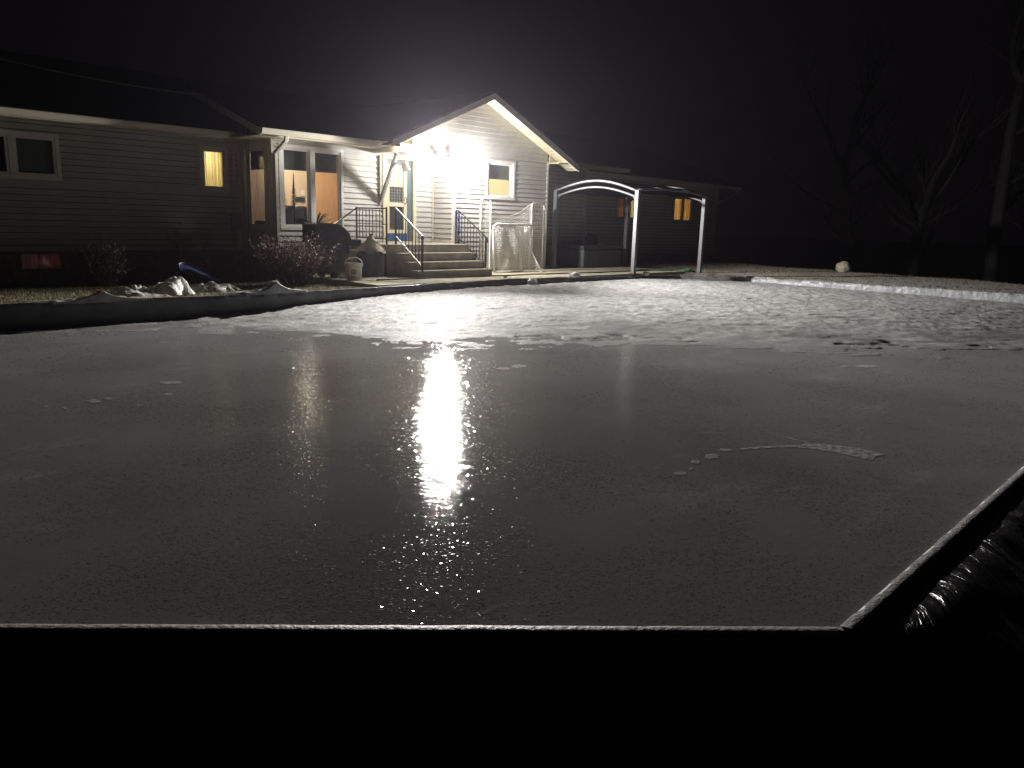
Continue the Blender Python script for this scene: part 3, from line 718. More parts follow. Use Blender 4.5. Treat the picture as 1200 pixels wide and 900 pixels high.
wf = MB(); wf.box(17.86, 22.25, 15.96, 15.99, 3.06, 3.165); wf.box(17.05, 22.24, 15.99, YW, 3.06, 3.075); wf.prism([(22.22, 15.99, 3.16), (22.22, 19.2, 3.16 + .34 * 3.2), (22.22, 19.2, 3.0 + .34 * 3.2), (22.22, 15.99, 3.06)], (.03, 0, 0)); wf.build('fascia', 'gfascia', house)
HW1 = (23.2, 24.5, 1.50, 2.38); HW2 = (26.92, 28.35, 1.48, 2.52)
wall('wall', OM, X_, nF, 20.52, 30.3, .3, 3.0, holes=(HW1, HW2), lap=.03, gap=.010)
siding(MB(), (0, MY + .045, 0), X_, nF, 20.56, 30.28, .3, 3.0, holes=(HW1, HW2), lap=0., course=4).build('light_blocker', 'black', house)  # added black backing, stops room light leaking through the seams
wall('wall', (30.3, 0, 0), Y_, V((1, 0, 0)), MY, 24, .3, 3.0)
MB().box(20.52, 30.28, MY + .01, MY + .2, -.9, .295).build('foundation_wall', 'brownbase', house)
MB().box(20.55, 31.5, 16.75, 16.78, 2.90, 3.045).build('fascia', 'gfascia', house)
MB().box(20.55, 31.5, 16.78, MY, 2.90, 2.915).build('soffit', 'trim', house)
wb = MB(); wb.bar((30.32, 17.15, 2.35), (31.35, 16.85, 2.88), .07); wb.build('eave_brace', 'wood', house)
w = window(OM, X_, nF, *HW1, [(23.28, 23.80), (23.88, 24.42)], label='dim window half hidden by the pergola post', m='wood')
curtain(OM, X_, nF, 23.3, 23.78, 1.95, 2.33, .1, w, 'curtainO', waves=3)
curtain(OM, X_, nF, 23.3, 24.4, 1.5, 2.35, .16, w, 'curtainDim', waves=6)
w = window(OM, X_, nF, *HW2, [(27.0, 27.60), (27.68, 28.28)], label='far window with lit orange curtains', m='wood')
curtain(OM, X_, nF, 26.98, 28.3, 1.5, 2.48, .12, w, 'curtainO', waves=9)

room(22.8, 28.8, 20.0, .8, 2.95, MY + .07)
# front door with storm door
dr = MB()
dr.obox(V(OF), X_, nF, 11.88, 11.98, -.08, .05, .76, 2.84); dr.obox(V(OF), X_, nF, 12.82, 12.92, -.08, .05, .76, 2.84); dr.obox(V(OF), X_, nF, 11.98, 12.82, -.08, .048, 2.74, 2.84)
dr.obox(V(OF), X_, nF, 11.98, 12.82, -.08, .06, .70, .775)
door = dr.build('door', 'door', house, bevel=.004); door['label'] = 'white storm door with a kick panel painted with blue reflection'
ls = MB()
ls.obox(V(OF), X_, nF, 12.02, 12.12, -.05, -.01, .80, 2.62); ls.obox(V(OF), X_, nF, 12.56, 12.66, -.05, -.01, .80, 2.62)
for za, zb in ((2.52, 2.62), (1.62, 1.72), (.98, 1.06)): ls.obox(V(OF), X_, nF, 12.12, 12.56, -.05, -.01, za, zb)
ls.build('door_leaf', 'door', door, bevel=.004)
MB().obox(V(OF), X_, nF, 12.13, 12.55, -.06, -.04, 2.10, 2.52).build('upper_panel', 'door', door)
gd = MB()
for k in range(6): gd.obox(V(OF), X_, nF, 12.12, 12.56, -.047, -.041, 1.74 + k * .07, 1.746 + k * .07)
for k in range(6): gd.obox(V(OF), X_, nF, 12.14 + k * .08, 12.146 + k * .08, -.0475, -.0415, 1.72, 2.10)
gd.obox(V(OF), X_, nF, 12.27, 12.28, -.035, -.03, 2.10, 2.52); gd.obox(V(OF), X_, nF, 12.42, 12.43, -.035, -.03, 2.10, 2.52)
gd.build('window_grid', 'wood', door)
MB().obox(V(OF), X_, nF, 12.12, 12.56, -.075, -.07, 1.06, 2.10).build('door_back', 'sofa', door)
MB().obox(V(OF), X_, nF, 12.12, 12.56, -.034, -.030, 1.06, 1.62).build('pane', 'glass', door)
MB().obox(V(OF), X_, nF, 12.00, 12.66, -.04, -.003, .785, .975).build('kick_panel', 'blue_panel', door)
MB().obox(V(OF), X_, nF, 12.665, 12.815, -.07, -.03, .78, 2.73).build('screen_edge', 'teal', door)
MB().obox(V(OF), X_, nF, 11.985, 12.66, -.07, -.052, 2.625, 2.735).build('transom', 'teal', door)
hd = MB(); hd.tube([(12.60, YM - .0, 1.70), (12.60, YM - .06, 1.72), (12.60, YM - .06, 1.84), (12.60, YM - .0, 1.86)], .012); hd.build('handle', 'iron', door)

# ------------------------------------------------------------------ lights on the house
fl = thing('floodlight', (13.08, 14.95, 2.86), 'burning twin headed white floodlight at the corner of the gabled entry', 'floodlight')
b = MB(); b.lathe((13.08, 14.925, 2.83), [(0, -.03), (.06, -.03), (.06, .01), (.03, .03), (0, .03)], 16, axis=(0, -1, 0)); b.build('base', 'white', fl, smooth=False)
LH = [(12.90, 14.70, 2.76), (13.10, 14.70, 2.76)]
for i, (x, y, zz) in enumerate(LH):
    aim = V((-.80 if i == 0 else .50, -.62, -.16)).normalized()
    MB().tube([(13.08, 14.92, 2.83), (x + .0, y + .08, zz + .06), V((x, y, zz)) - aim * .05], .014).build('arm', 'white', fl)
    h = MB(); h.lathe(V((x, y, zz)) - aim * .11, [(0, 0), (.035, 0), (.05, .04), (.078, .10), (.085, .115), (.080, .115), (.072, .10)], 20, axis=aim); h.build('lamp_head', 'white', fl, smooth=True)
    l = MB(); l.lathe(V((x, y, zz)) - aim * .012, [(.076, 0), (.06, .022), (.03, .034), (0.001, .038)], 20, axis=aim); l.build('lens', 'lens', fl, smooth=True)

cn = thing('porch_lamp', (11.92, 15.05, 2.6), 'unlit grey lamp can hanging from the wooden brace by the door', 'lamp')
ax = V((.25, -.25, -.93)).normalized()
c = MB(); c.lathe(V((11.95, 15.05, 2.63)), [(0, 0), (.06, 0), (.075, .03), (.09, .20), (.095, .205), (.085, .20), (.07, .06), (0, .06)], 18, axis=ax); c.build('shade', 'wood', cn, smooth=True)
MB().tube([(11.80, 15.06, 2.80), (11.84, 15.02, 2.72), (11.98, 14.98, 2.74), (12.03, 15.02, 2.62)], .012).build('bracket', 'ironwhite', cn)

# ------------------------------------------------------------------ steps and rails
stp = thing('concrete_steps', (12.3, 14.4, .05), 'weathered concrete steps and landing before the front door', 'steps')
s_ = MB(); s_.box(10.96, 13.49, 14.40, YM - .02, .05, .76); s_.build('landing', 'concrete', stp, bevel=.012)
for k, (y0, y1, zt) in enumerate(((13.56, 13.84, .215), (13.835, 14.12, .39), (14.115, 14.397, .575))):
    s = MB(); s.box(11.18 + (0.0), 13.47, y0, y1 if k < 2 else 14.396, .05 if k == 0 else .05, zt - .045)
    s.build('riser', 'concrete', stp)
    s = MB(); s.box(11.165, 13.485, y0 - .022, y1 + .0, zt - .044, zt); s.build('tread', 'concrete', stp, bevel=.01)
for k in range(3):
    s = MB(); s.box(10.12 + k * .28, 10.95, 14.98, YM - .05, .051, .05 + .18 * (k + 1)); s.build('side_step', 'concrete', stp)

def rail(label, x, topz, pts_top, post_bot, pickets, m_top, name='stair_railing'):
    t = thing(name, (x, 14.1, .3), label, 'railing', 'railings by the front steps'); return t
# left stair rail
t = thing('stair_railing', (11.25, 14.0, .3), 'sloping stair railing with white top bar left of the steps', 'railing', 'railings by the front steps')
A, B = V((11.26, 14.46, 1.57)), V((11.26, 13.52, .97))
MB().bar(A, B, .04, .03).build('top_rail', 'ironwhite', t)
MB().bar(A + V((0, 0, -.62)), B + V((0, 0, -.66)), .03, .018).build('bottom_rail', 'ironwhite', t)
p = MB(); p.bar((11.26, 14.46, .76), A, .034); p.build('post', 'iron', t)
p = MB(); p.bar((11.26, 13.52, .21), B + V((0, 0, .01)), .034); p.lathe(B + V((0, 0, -.04)), [(0, -.04), (.035, -.03), (.04, 0), (.03, .03), (0, .04)], 10); p.build('post', 'iron', t)
for k in range(1, 8):
    q = A.lerp(B, k / 8); MB().bar(q + V((0, 0, -.63)), q, .013).build('baluster', 'iron', t)
# right stair rail
t = thing('stair_railing', (13.4, 14.2, .3), 'dark sloping stair railing right of the steps before the goal nets', 'railing', 'railings by the front steps')
A, B = V((13.42, 14.72, 1.57)), V((13.42, 13.74, .96))
tr = MB(); tr.tube([A + V((0, .1, 0)), A, B, B + V((0, -.05, -.03)), B + V((0, -.06, -.10)), B + V((0, -.02, -.13))], .016); tr.build('top_rail', 'iron', t)
MB().bar(A + V((0, 0, -.66)), B + V((0, 0, -.68)), .02).build('bottom_rail', 'iron', t)
for q, z0 in ((A, .76), (B, .2), (A + V((0, .1, 0)), .76)): MB().bar((q.x, q.y, z0), q, .034).build('post', 'iron', t)
for k in range(1, 9):
    q = A.lerp(B, k / 9); MB().bar(q + V((0, 0, -.67)), q, .013).build('baluster', 'iron', t)
# landing picket rail + its short slope
t = thing('stair_railing', (11.0, 15.0, .76), 'black picket railing on the landing left of the door', 'railing', 'railings by the front steps')
for z_, w_, nm in ((1.55, .03, 'top_rail'), (.88, .025, 'bottom_rail'), (1.20, .014, 'middle_rail')): MB().bar((11.0, 14.46, z_), (11.0, 15.62, z_), w_).build(nm, 'iron', t)
for y in (14.46, 15.60): MB().bar((11.0, y, .76), (11.0, y, 1.58), .03).build('post', 'iron', t)
for k in range(1, 9): MB().bar((11.0, 14.46 + k * .1285, .88), (11.0, 14.46 + k * .1285, 1.55), .013).build('baluster', 'iron', t)
MB().bar((11.0, 15.60, 1.55), (10.16, 15.60, 1.02), .03, .022).build('slope_rail', 'iron', t)
MB().tube([(10.42, 15.60, .24), (10.42, 15.60, 1.06), (10.38, 15.60, 1.18), (10.30, 15.60, 1.12)], .014).build('post', 'iron', t)
bc = MB(); pts = []
for k in range(60):
    a = k * .9; pts.append((13.42 + .03 * math.cos(a), 14.72 + .03 * math.sin(a), 1.50 - k * .0045 - .1 * (k > 30)))
pts += [(13.45, 14.66, 1.1), (13.40, 14.70, .95), (13.46, 14.70, .83)]
bc.tube(pts, .011, 6)
tag(bc.build('rope', 'bluecord', origin=(13.42, 14.72, 1.3), smooth=True), 'blue rope wound round the top post of the right stair railing', 'rope')

# ------------------------------------------------------------------ hockey goal and backstop
def netgrid(mb, fn, nu, nv, r=.0035, sub=1):
    for a in range(nu + 1):
        mb.tube([fn(a / nu, b / (nv * sub)) for b in range(nv * sub + 1)], r, 3, cap=False)
    for b in range(nv + 1):
        mb.tube([fn(a / (nu * sub), b / nv) for a in range(nu * sub + 1)], r, 3, cap=False)
bs = thing('net_backstop', (15.5, 14.85, .05), 'tall backstop with two mesh side panels and a sagging net leaning by the gable wall', 'sports net')
def panel(x0, x1, z1, y):
    pts = [(x0, y, .05), (x0, y, z1 - .12)]
    for k in range(1, 7): a = math.pi / 2 * k / 6; pts.append((x0 + .12 - .12 * math.cos(a), y, z1 - .12 + .12 * math.sin(a)))
    for k in range(0, 7): a = math.pi / 2 * k / 6; pts.append((x1 - .12 + .12 * math.sin(a), y, z1 - .12 + .12 * math.cos(a)))
    pts += [(x1, y, .05), (x0, y, .05)]
    po = MB().tube(pts, .027, 8).build('panel_frame', 'pipe', bs, smooth=True)
    mb = MB(); netgrid(mb, lambda u, v: V((x0 + (x1 - x0) * u, y, .06 + (z1 - .09) * v)), max(5, int((x1 - x0) / .055)), int(z1 / .055), .0065)
    mb.build('mesh', 'net', po)
panel(14.25, 14.60, 1.90, 14.80); panel(16.2, 16.74, 1.85, 14.86)
nb = MB()
def bn(u, v):
    x = 14.6 + 1.6 * u; zt = 1.88 + (-.03) * u - .37 * (1 - (2 * (u - .06) / .94 - .86) ** 2) if False else lerp([(0, 1.64), (.15, 1.54), (.3, 1.48), (.45, 1.48), (.6, 1.53), (.75, 1.62), (.88, 1.73), (1, 1.84)], u)
    return V((x, 14.84 - .10 * math.sin(v * 3.1) * (.5 + .5 * math.sin(u * 7)), .06 + (zt - .06) * v))
netgrid(nb, bn, 30, 28, .0055); nb.build('net', 'net', bs)
MB().tube([bn(k / 20, 1) for k in range(21)], .010, 6).build('top_cord', 'pipe', bs)
MB().tube([(16.18, 14.80, 1.82), (16.1, 14.74, 1.25)], .017).build('stay', 'pipe', bs)
gl = thing('hockey_goal', (15.0, 14.3, .05), 'white tube hockey goal with torn net standing in front of the backstop', 'hockey goal')
MB().tube([(14.30, 14.40, 1.10), (14.34, 14.40, 1.22), (14.44, 14.40, 1.27), (15.70, 14.40, 1.27), (15.80, 14.41, 1.24)], .028, 8).build('crossbar', 'pipe', gl, smooth=True)
MB().tube([(15.10, 14.40, 1.25), (15.16, 14.28, .7), (15.19, 14.17, .06)], .024, 8).build('post', 'pipe', gl, smooth=True)
MB().tube([(14.30, 14.40, 1.12), (14.28, 14.3, .06)], .024, 8).build('post', 'pipe', gl, smooth=True)
MB().tube([(14.28, 14.3, .075), (14.8, 14.20, .075), (15.2, 14.15, .075)], .02, 8).build('base_bar', 'pipe', gl, smooth=True)
MB().tube([(15.79, 14.41, 1.24), (15.62, 14.35, .95), (15.62, 14.25, .6), (15.70, 14.12, .3), (15.82, 14.0, .07)], .012, 8).build('net_cord', 'net', gl, smooth=True)
gn = MB()
netgrid(gn, lambda u, v: V((14.32 + .82 * u, 14.38 - .20 * (1 - v) - .05 * math.sin(v * 3.14) * (1 + .6 * math.sin(u * 9)), .08 + 1.16 * v)), 20, 28, .0055)
def side(u, v):
    a = V(lerp3([(0, (15.19, 14.17, .07)), (.5, (15.16, 14.28, .7)), (1, (15.10, 14.40, 1.24))], v))
    b = V(lerp3([(0, (15.82, 14.0, .07)), (.25, (15.70, 14.12, .3)), (.5, (15.62, 14.25, .6)), (.8, (15.62, 14.35, .95)), (1, (15.79, 14.41, 1.24))], v))
    return a.lerp(b, u) + V((0, .06 * math.sin(u * 3.14), 0))
def lerp3(pts, x): return tuple(lerp([(a, b[k]) for a, b in pts], x) for k in range(3))
netgrid(gn, side, 12, 26, .006)
gn.build('net', 'net', gl)

# ------------------------------------------------------------------ grill, bucket, drum
gr = thing('barbecue_grill', (9.6, 14.6, .0), 'black gas grill with curved hood under the tall window', 'grill')
def hoodpoly(y): return [(9.12, y, .80), (9.12, y, 1.16), (9.16, y, 1.19), (9.50, y, 1.19), (9.66, y, 1.165), (9.80, y, 1.10), (9.91, y, 1.0), (9.97, y, .87), (9.97, y, .80)]
h = MB(); h.prism(hoodpoly(14.35), (0, .52, 0)); h.build('hood', 'black_plastic', gr, bevel=.012)
h = MB(); h.box(9.14, 9.95, 14.37, 14.85, .56, .795); h.build('firebox', 'black_plastic', gr, bevel=.01)
h = MB(); h.box(9.40, 9.94, 14.40, 14.82, .16, .555); h.build('cabinet', 'grillgrey', gr, bevel=.006)
h = MB(); h.box(9.86, 10.25, 14.36, 14.84, .73, .87); h.build('control_shelf', 'black_plastic', gr, bevel=.02)
for k in range(3):
    h = MB(); h.lathe((10.20, 14.357 , .79) if k == 0 else (10.257, 14.35 + k * .16, .8), [(0, 0), (.024, 0), (.02, .03), (0, .03)], 12, axis=(0, -1, 0) if k == 0 else (1, 0, 0)); h.build('knob', 'iron', gr)
MB().tube([(9.96, 14.45, .98), (10.02, 14.45, .98), (10.02, 14.78, .98), (9.96, 14.78, .98)], .014).build('handle', 'alu', gr)
for x, y in ((9.20, 14.42), (9.90, 14.42), (9.20, 14.80), (9.90, 14.80)):
    h = MB(); h.bar((x, y, .05 if x > 9.5 else .1), (x, y, .58), .035); h.build('leg', 'iron', gr)
for y in (14.38, 14.84):
    h = MB(); h.lathe((9.56, y + .02, .10), [(0, -.025), (.055, -.025), (.075, -.012), (.075, .012), (.055, .025), (0, .025)], 18, axis=(0, 1, 0)); h.build('wheel', 'rubber', gr)
bk = thing('bucket', (9.65, 13.8, .0), 'white plastic bucket with dark print standing on the patio end', 'bucket')
zb = .052 if False else -.0
bz = .02
b_ = MB(); b_.lathe((9.65, 13.8, bz), [(0, 0), (.145, 0), (.15, .01), (.17, .31), (.185, .312), (.185, .36), (.172, .362), (.172, .385), (.160, .385), (.145, .03), (0, .03)], 28); b_.build('pail', 'bucket', bk, smooth=False)
hp = [(9.65 - .18 * math.cos(a) * .72, 13.8 + .18 * math.cos(a) * .72, bz + .33 + .19 * math.sin(a)) for a in [math.pi * k / 14 for k in range(15)]]
hp = [(9.65 + .19 * math.cos(a) * .69, 13.8 - .19 * math.cos(a) * .72, bz + .345 + .16 * math.sin(a)) for a in [math.pi * k / 14 for k in range(15)]]
MB().tube(hp, .010, 6).build('handle', 'bucket', bk, smooth=True)
# print: rounded patch following the wall, with a ring and bars
pr = MB(); az0 = math.atan2(-13.8, -9.65)
def onpail(a, z): r = .15 + .02 * z / .31 + .0025; return V((9.65 + r * math.cos(az0 + a), 13.8 + r * math.sin(az0 + a), bz + z))
pr.grid(9, 5, lambda i, j: onpail(-.36 + .72 * i / 8, .16 + .11 * j / 4 - .03 * abs(i - 4) / 4 * (1 if j == 4 else 0)))
pr.build('print', 'print', bk)
p2 = MB()
for a0, a1, z0, z1 in ((-.38, -.30, .07, .13), (-.38, -.14, .115, .13), (-.38, -.14, .07, .082), (-.20, -.14, .07, .13), (-.04, .02, .07, .13), (-.04, .16, .118, .13), (.10, .16, .07, .13), (-.04, .16, .07, .08), (.26, .36, .085, .098)):
    p2.grid(2, 2, lambda i, j: onpail((a0, a1)[i], (z0, z1)[j]))
p2.build('print', 'iron', bk)
dm = thing('covered_drum', (10.62, 14.55, .05), 'grey drum under a beige cone shaped canvas beside the steps', 'drum')
d_ = MB(); d_.lathe((10.62, 14.55, .05), [(0, 0), (.29, 0), (.30, .02), (.305, .53), (.0, .53)], 28); d_.build('body', 'drum', dm)
def cone(i, j):
    a = 2 * math.pi * i / 40; t = j / 6; r = .03 + (.33 - .03) * (t ** 1.15) + .012 * math.sin(a * 7) * t; z = .96 - .34 * t - (.03 * (1 + math.sin(a * 5)) if j == 6 else 0)
    return (10.62 + .02 * (1 - t) + r * math.cos(a), 14.55 + r * math.sin(a), z)
MB().grid(41, 7, cone).build('cover', 'canvas', dm, smooth=True)
MB().lathe((10.64, 14.55, .93), [(0, .06), (.03, .055), (.035, .0), (0, -.01)], 10).build('cap', 'drum', dm)

# ------------------------------------------------------------------ pergola
SK = .60
pg = thing('pergola', (19.6, 14.1, 0), 'grey metal pergola with arched top rails over the hot tub patio', 'pergola')
PX0, PX1, PY0, PY1 = 17.92, 21.38, 12.57, 14.93
for x, y, zb_ in ((PX0 - SK, PY1, .05), (PX0, PY0, .05), (PX1, PY0, -.03), (PX1 - SK, PY1, .05)):
    p = MB(); p.box(x - .055, x + .055, y - .055, y + .055, zb_, 2.26)
    po = p.build('post', 'alu', pg, bevel=.006)
    b_ = MB(); b_.box(x - .09, x + .09, y - .09, y + .09, zb_, zb_ + .012); b_.build('base_plate', 'alu_dark', po)
def arch(x, dz, rise, w=.06):
    return [(x - SK * (1 - k / 20), PY1 + (PY0 - PY1) * k / 20, 2.2 + dz + rise * math.sin(math.pi * k / 20)) for k in range(21)]
for x in (PX0, PX1):
    for dz, rise, r in ((.04, .27, .036), (-.12, .26, .030)):
        MB().tube(arch(x, dz, rise), r, 8).build('arch_rail', 'alu', pg, smooth=True)
    for y, s in ((PY0, 1), (PY1, -1)):
        x_ = x - (SK if s < 0 else 0); sl_ = -SK / (PY1 - PY0) * s
        MB().tube([(x_, y, 1.95), (x_ + sl_ * .12, y + s * .12, 2.10), (x_ + sl_ * .28, y + s * .28, 2.20)], .018, 8).build('corner_bracket', 'alu', pg)
for y in (PY0, PY1):
    MB().tube([(PX0 - (SK if y == PY1 else 0) + (PX1 - PX0) * k / 12, y, 2.27 + .07 * math.sin(math.pi * k / 12)) for k in range(13)], .03, 8).build('side_beam', 'alu', pg, smooth=True)
for k in (5, 10, 15):
    a = arch(PX0, .05, .27)[k]; MB().tube([a, (a[0] + PX1 - PX0, a[1], a[2])], .022, 6).build('purlin', 'alu', pg)
MB().grid(21, 9, lambda i, j: (arch(PX0, 0, .27)[i][0] + .1 + (PX1 - PX0 - .2) * j / 8, arch(0, 0, .27)[i][1], arch(0, 0, .27)[i][2] - .005 - .03 * math.sin(j / 8 * 3.14 * 3) ** 2)).build('canopy', 'fabric', pg, smooth=True)

# hot tub, its chair, lantern, hose, cable
ht = thing('hot_tub', (19.6, 16.0, .05), 'covered grey hot tub under the pergola against the house', 'hot tub')
t_ = MB(); t_.box(18.45, 20.35, 14.75, 16.3, .06, .60); t_.build('cabinet', 'tubskirt', ht, bevel=.05)
t_ = MB(); t_.box(18.40, 20.40, 14.70, 16.34, .60, .655); t_.build('rim', 'tubcover', ht, bevel=.02)
for a, b in ((18.42, 19.39), (19.41, 20.38)):
    t_ = MB(); t_.prism([(a, 14.72, .656), (b, 14.72, .656), (b, 14.72, .70 if a > 19 else .73), (a, 14.72, .73 if a > 19 else .70)], (0, 1.6, 0)); t_.build('cover', 'tubcover', ht, bevel=.015)
ch = thing('patio_chair', (20.98, 16.3, .05), 'metal patio chair with dark cushion behind the hot tub', 'chair')
for y in (16.05, 16.5):
    MB().tube([(20.75, y, .0), (20.72, y, .5), (20.72, y, .66), (20.80, y, .70), (21.25, y, .70), (21.32, y, .45), (21.36, y, .0)], .014).build('frame', 'ironwhite', ch)
c = MB(); c.box(20.74, 21.26, 16.03, 16.52, .44, .50); c.build('seat', 'rubber', ch, bevel=.02)
c = MB()
c.prism([(20.70, 16.44, .52), (20.70, 16.44, .86), (20.80, 16.44, .97), (21.0, 16.44, 1.01), (21.2, 16.44, .97), (21.3, 16.44, .86), (21.3, 16.44, .52)], (0, .07, 0)); c.build('backrest', 'rubber', ch, bevel=.02)
ln = thing('lantern', (20.55, 15.35, .05), 'small glowing orange lantern on the patio by the far pergola post', 'lantern')
l = MB(); l.box(20.55 - .10, 20.55 + .10, 15.25, 15.45, .05, .075); l.box(20.45, 20.65, 15.25, 15.45, .28, .31); l.build('cage', 'iron', ln)
for x, y in ((20.46, 15.26), (20.64, 15.26), (20.46, 15.44), (20.64, 15.44)): MB().bar((x, y, .07), (x, y, .29), .014).build('bar', 'iron', ln)
l = MB(); l.box(20.49, 20.61, 15.29, 15.41, .078, .255); l.build('glow', 'smalllamp', ln)
hs = MB(); hs.tube([(19.0 + .26 * k, 13.2 + .12 * math.sin(k * .9) - .04 * k, .065 if 19.0 + .26 * k < 20.55 else .0) for k in range(11)], .03, 6)
for k in range(1): hs.tube([(21.2 + .18 * math.cos(a * .5), 12.95 + .18 * math.sin(a * .5), .01 + .002 * a) for a in range(30)], .022, 6)
tag(hs.build('garden_hose', 'hose', origin=(20, 13.1, .05), smooth=True), 'green garden hose lying on the patio past the front pergola post', 'hose')
cb = MB(); cb.tube([(10.0 + k * .5, 13.32 + .04 * math.sin(k * .8) - .02 * (k - 9), .064) for k in range(20)], .016, 6)
tag(cb.build('cable', 'cord', origin=(14, 13.2, .06), smooth=True), 'thin dark cable lying along the patio slab', 'cable')
dl = MB(); dl.lathe((13.35, 12.98, .05), [(0, 0), (.05, 0), (.055, .01), (.045, .025), (0, .026)], 12)
tag(dl.build('hockey_puck', 'rubber', origin=(13.35, 12.98, .05)), 'small dark puck on the patio below the steps', 'puck')

# ------------------------------------------------------------------ plastic heaps, sled, lumps
def crumple(cx, cy, rx, ry, hgt, name, label, m='clear', zf=None, rot=0, n=46, sharp=1., cat='plastic sheet', freq=3.5):
    mb = MB(); cr, sr = math.cos(rot), math.sin(rot)
    def fn(i, j):
        u, v = 2 * i / (n - 1) - 1, 2 * j / (n - 1) - 1
        r = math.hypot(u, v); a = math.atan2(v, u); m_ = max(abs(u), abs(v)); k = m_ / r if r > 1e-6 else 1
        u, v = u * k, v * k; r = min(1, m_)
        edge = 1 + .22 * math.sin(3 * a + cx) + .12 * math.sin(7 * a + cy)
        x = cx + (u * rx * edge) * cr - (v * ry * edge) * sr; y = cy + (u * rx * edge) * sr + (v * ry * edge) * cr
        rid = abs(nz(x * freq, y * freq, 3.1, 3)); z = hgt * (1 - r ** 2) ** sharp * (.75 + .9 * nz(x * 1.8, y * 1.8, 6, 2)) + hgt * .55 * rid * (1 - r ** 4) + .01
        base = gh(x, y) if zf is None else zf
        return (x + .04 * nz(x * 6, y * 6, 2), y + .04 * nz(x * 6, y * 6, 5), base + max(.012 * (1 - r), z))
    mb.grid(n, n, fn)
    o = mb.build(name, m, origin=(cx, cy, 0), smooth=True); return tag(o, label, cat)
crumple(5.52, 13.45, .55, .38, .26, 'plastic_sheet', 'crumpled heap of clear plastic on the lawn beside the blue sled', freq=4.5)
crumple(4.75, 13.0, .75, .32, .12, 'plastic_sheet', 'low spread of clear plastic scraps on the lawn left of the heap', freq=5)
crumple(6.55, 13.65, .45, .26, .12, 'plastic_sheet', 'small tail of clear plastic below the blue sled', freq=5)
def drape(cx, w, hgt, label, red=False):
    t = thing('plastic_drape', (cx, 12.42, .0), label, 'plastic drape', 'plastic draped over the house side board')
    mb = MB(); nu, nv = 40, 26
    def fn(i, j):
        u = 2 * i / (nu - 1) - 1; v = j / (nv - 1)                # v: 0 lawn side .. 1 down the inner face
        pk = hgt * math.exp(-(abs(u) * 3.6)) - hgt * .04 * abs(u)
        crease = .016 * math.sin(u * 19 + 2.5 * nz(u * 4, v * 2, cx)) * min(1, abs(u) * 3) + .012 * nz(u * 6, v * 5, cx)
        sp = 1 - .45 * v if v < .5 else .78
        if v < .5: k = v / .5; y = 12.95 - .52 * k + .1 * nz(u * 3, 5, cx) * (1 - k); z = .01 + (.03 + pk) * k ** 1.5 + crease * k
        elif v < .62: k = (v - .5) / .12; y = 12.43 - .085 * k; z = .04 + pk + crease * (1 - k)
        else: k = (v - .62) / .38; y = 12.340 - .012 * k - abs(crease) * .5; z = .04 + pk - (pk + .035 + .012 * nz(u * 5, 1, cx)) * k
        return (cx + u * w * sp, y, z)
    mb.grid(nu, nv, fn); mb.build('sheet', 'clear' if red else 'liner', t, smooth=True)
    p = MB(); p.box(cx - .05, cx + .05, 12.36, 12.44, hgt - .09, hgt + .03); p.build('stake', 'curtain_red' if False else ('rust' if red else 'wood'), t)
M['rust'] = mat('red painted stake', (.25, .05, .04), .6)
drape(7.04, .75, .19, 'pale plastic draped into a low tent over the board by the shrub')
drape(4.2, .85, .15, 'clear plastic tented over a red stake on the board', red=True)
sl = thing('sled', (6.3, 14.0, .1), 'blue plastic sled tipped on end behind the plastic heap', 'sled')
e0 = V((6.22, 14.12, .34)); e1 = V((6.92, 13.92, .0)); du = (e1 - e0); sw_ = V((.08, .42, .10))
def sfn(i, j):
    u, v = i / 14, j / 10 * 2 - 1
    bow = .05 * (1 - v * v) + (.10 * (max(0, .2 - u) / .2) ** 2)
    return e0 + du * u + sw_ * (v * .5 + .5) * (1 if u > .1 else .8 + 2 * u) + V((-.35, 0, -.8)) * bow * .6 + V((0, 0, .03 * (abs(v) > .85)))
MB().grid(15, 11, sfn).build('shell', 'sled', sl, smooth=True)
MB().tube([sfn(i, 0) for i in range(15)], .016, 6).build('rim', 'sled', sl); MB().tube([sfn(i, 10) for i in range(15)], .016, 6).build('rim', 'sled', sl)
MB().tube([sfn(0, j) for j in range(11)], .016, 6).build('rim', 'sled', sl)
def lump(cx, cy, cz, rx, ry, rz_, name, label, m, cat, seed=0):
    mb = MB()
    def fn(i, j):
        a = 2 * math.pi * i / 28; b = math.pi * (j / 16 - .5); d = V((math.cos(a) * math.cos(b), math.sin(a) * math.cos(b), math.sin(b)))
        k = 1 + (.13 if name == 'boulder' else .28) * nz(d.x * 1.6 + seed, d.y * 1.6, d.z * 1.6, 3); return (cx + rx * d.x * k, cy + ry * d.y * k, max(cz - rz_ * .75, cz + rz_ * d.z * k))
    mb.grid(29, 17, fn); return tag(mb.build(name, m, origin=(cx, cy, cz), smooth=True), label, cat)
lump(27.5, 10.6, .13, .24, .24, .22, 'boulder', 'round pale boulder on the snowy bank beyond the far end', 'rock', 'rock')
lump(15.25, 12.44, .085, .20, .10, .075, 'snow_lump', 'white lump of snow lying on the board before the goal', 'lumpsnow', 'snow lump', 3)
lump(13.55, 12.30, -.02, .15, .10, .09, 'snow_lump', 'small pale snow lump against the board below the steps', 'lumpsnow', 'snow lump', 6)
lump(18.35, 12.44, .04, .12, .08, .06, 'snow_lump', 'little snow lump on the board right of the near pergola post', 'lumpsnow', 'snow lump', 9)

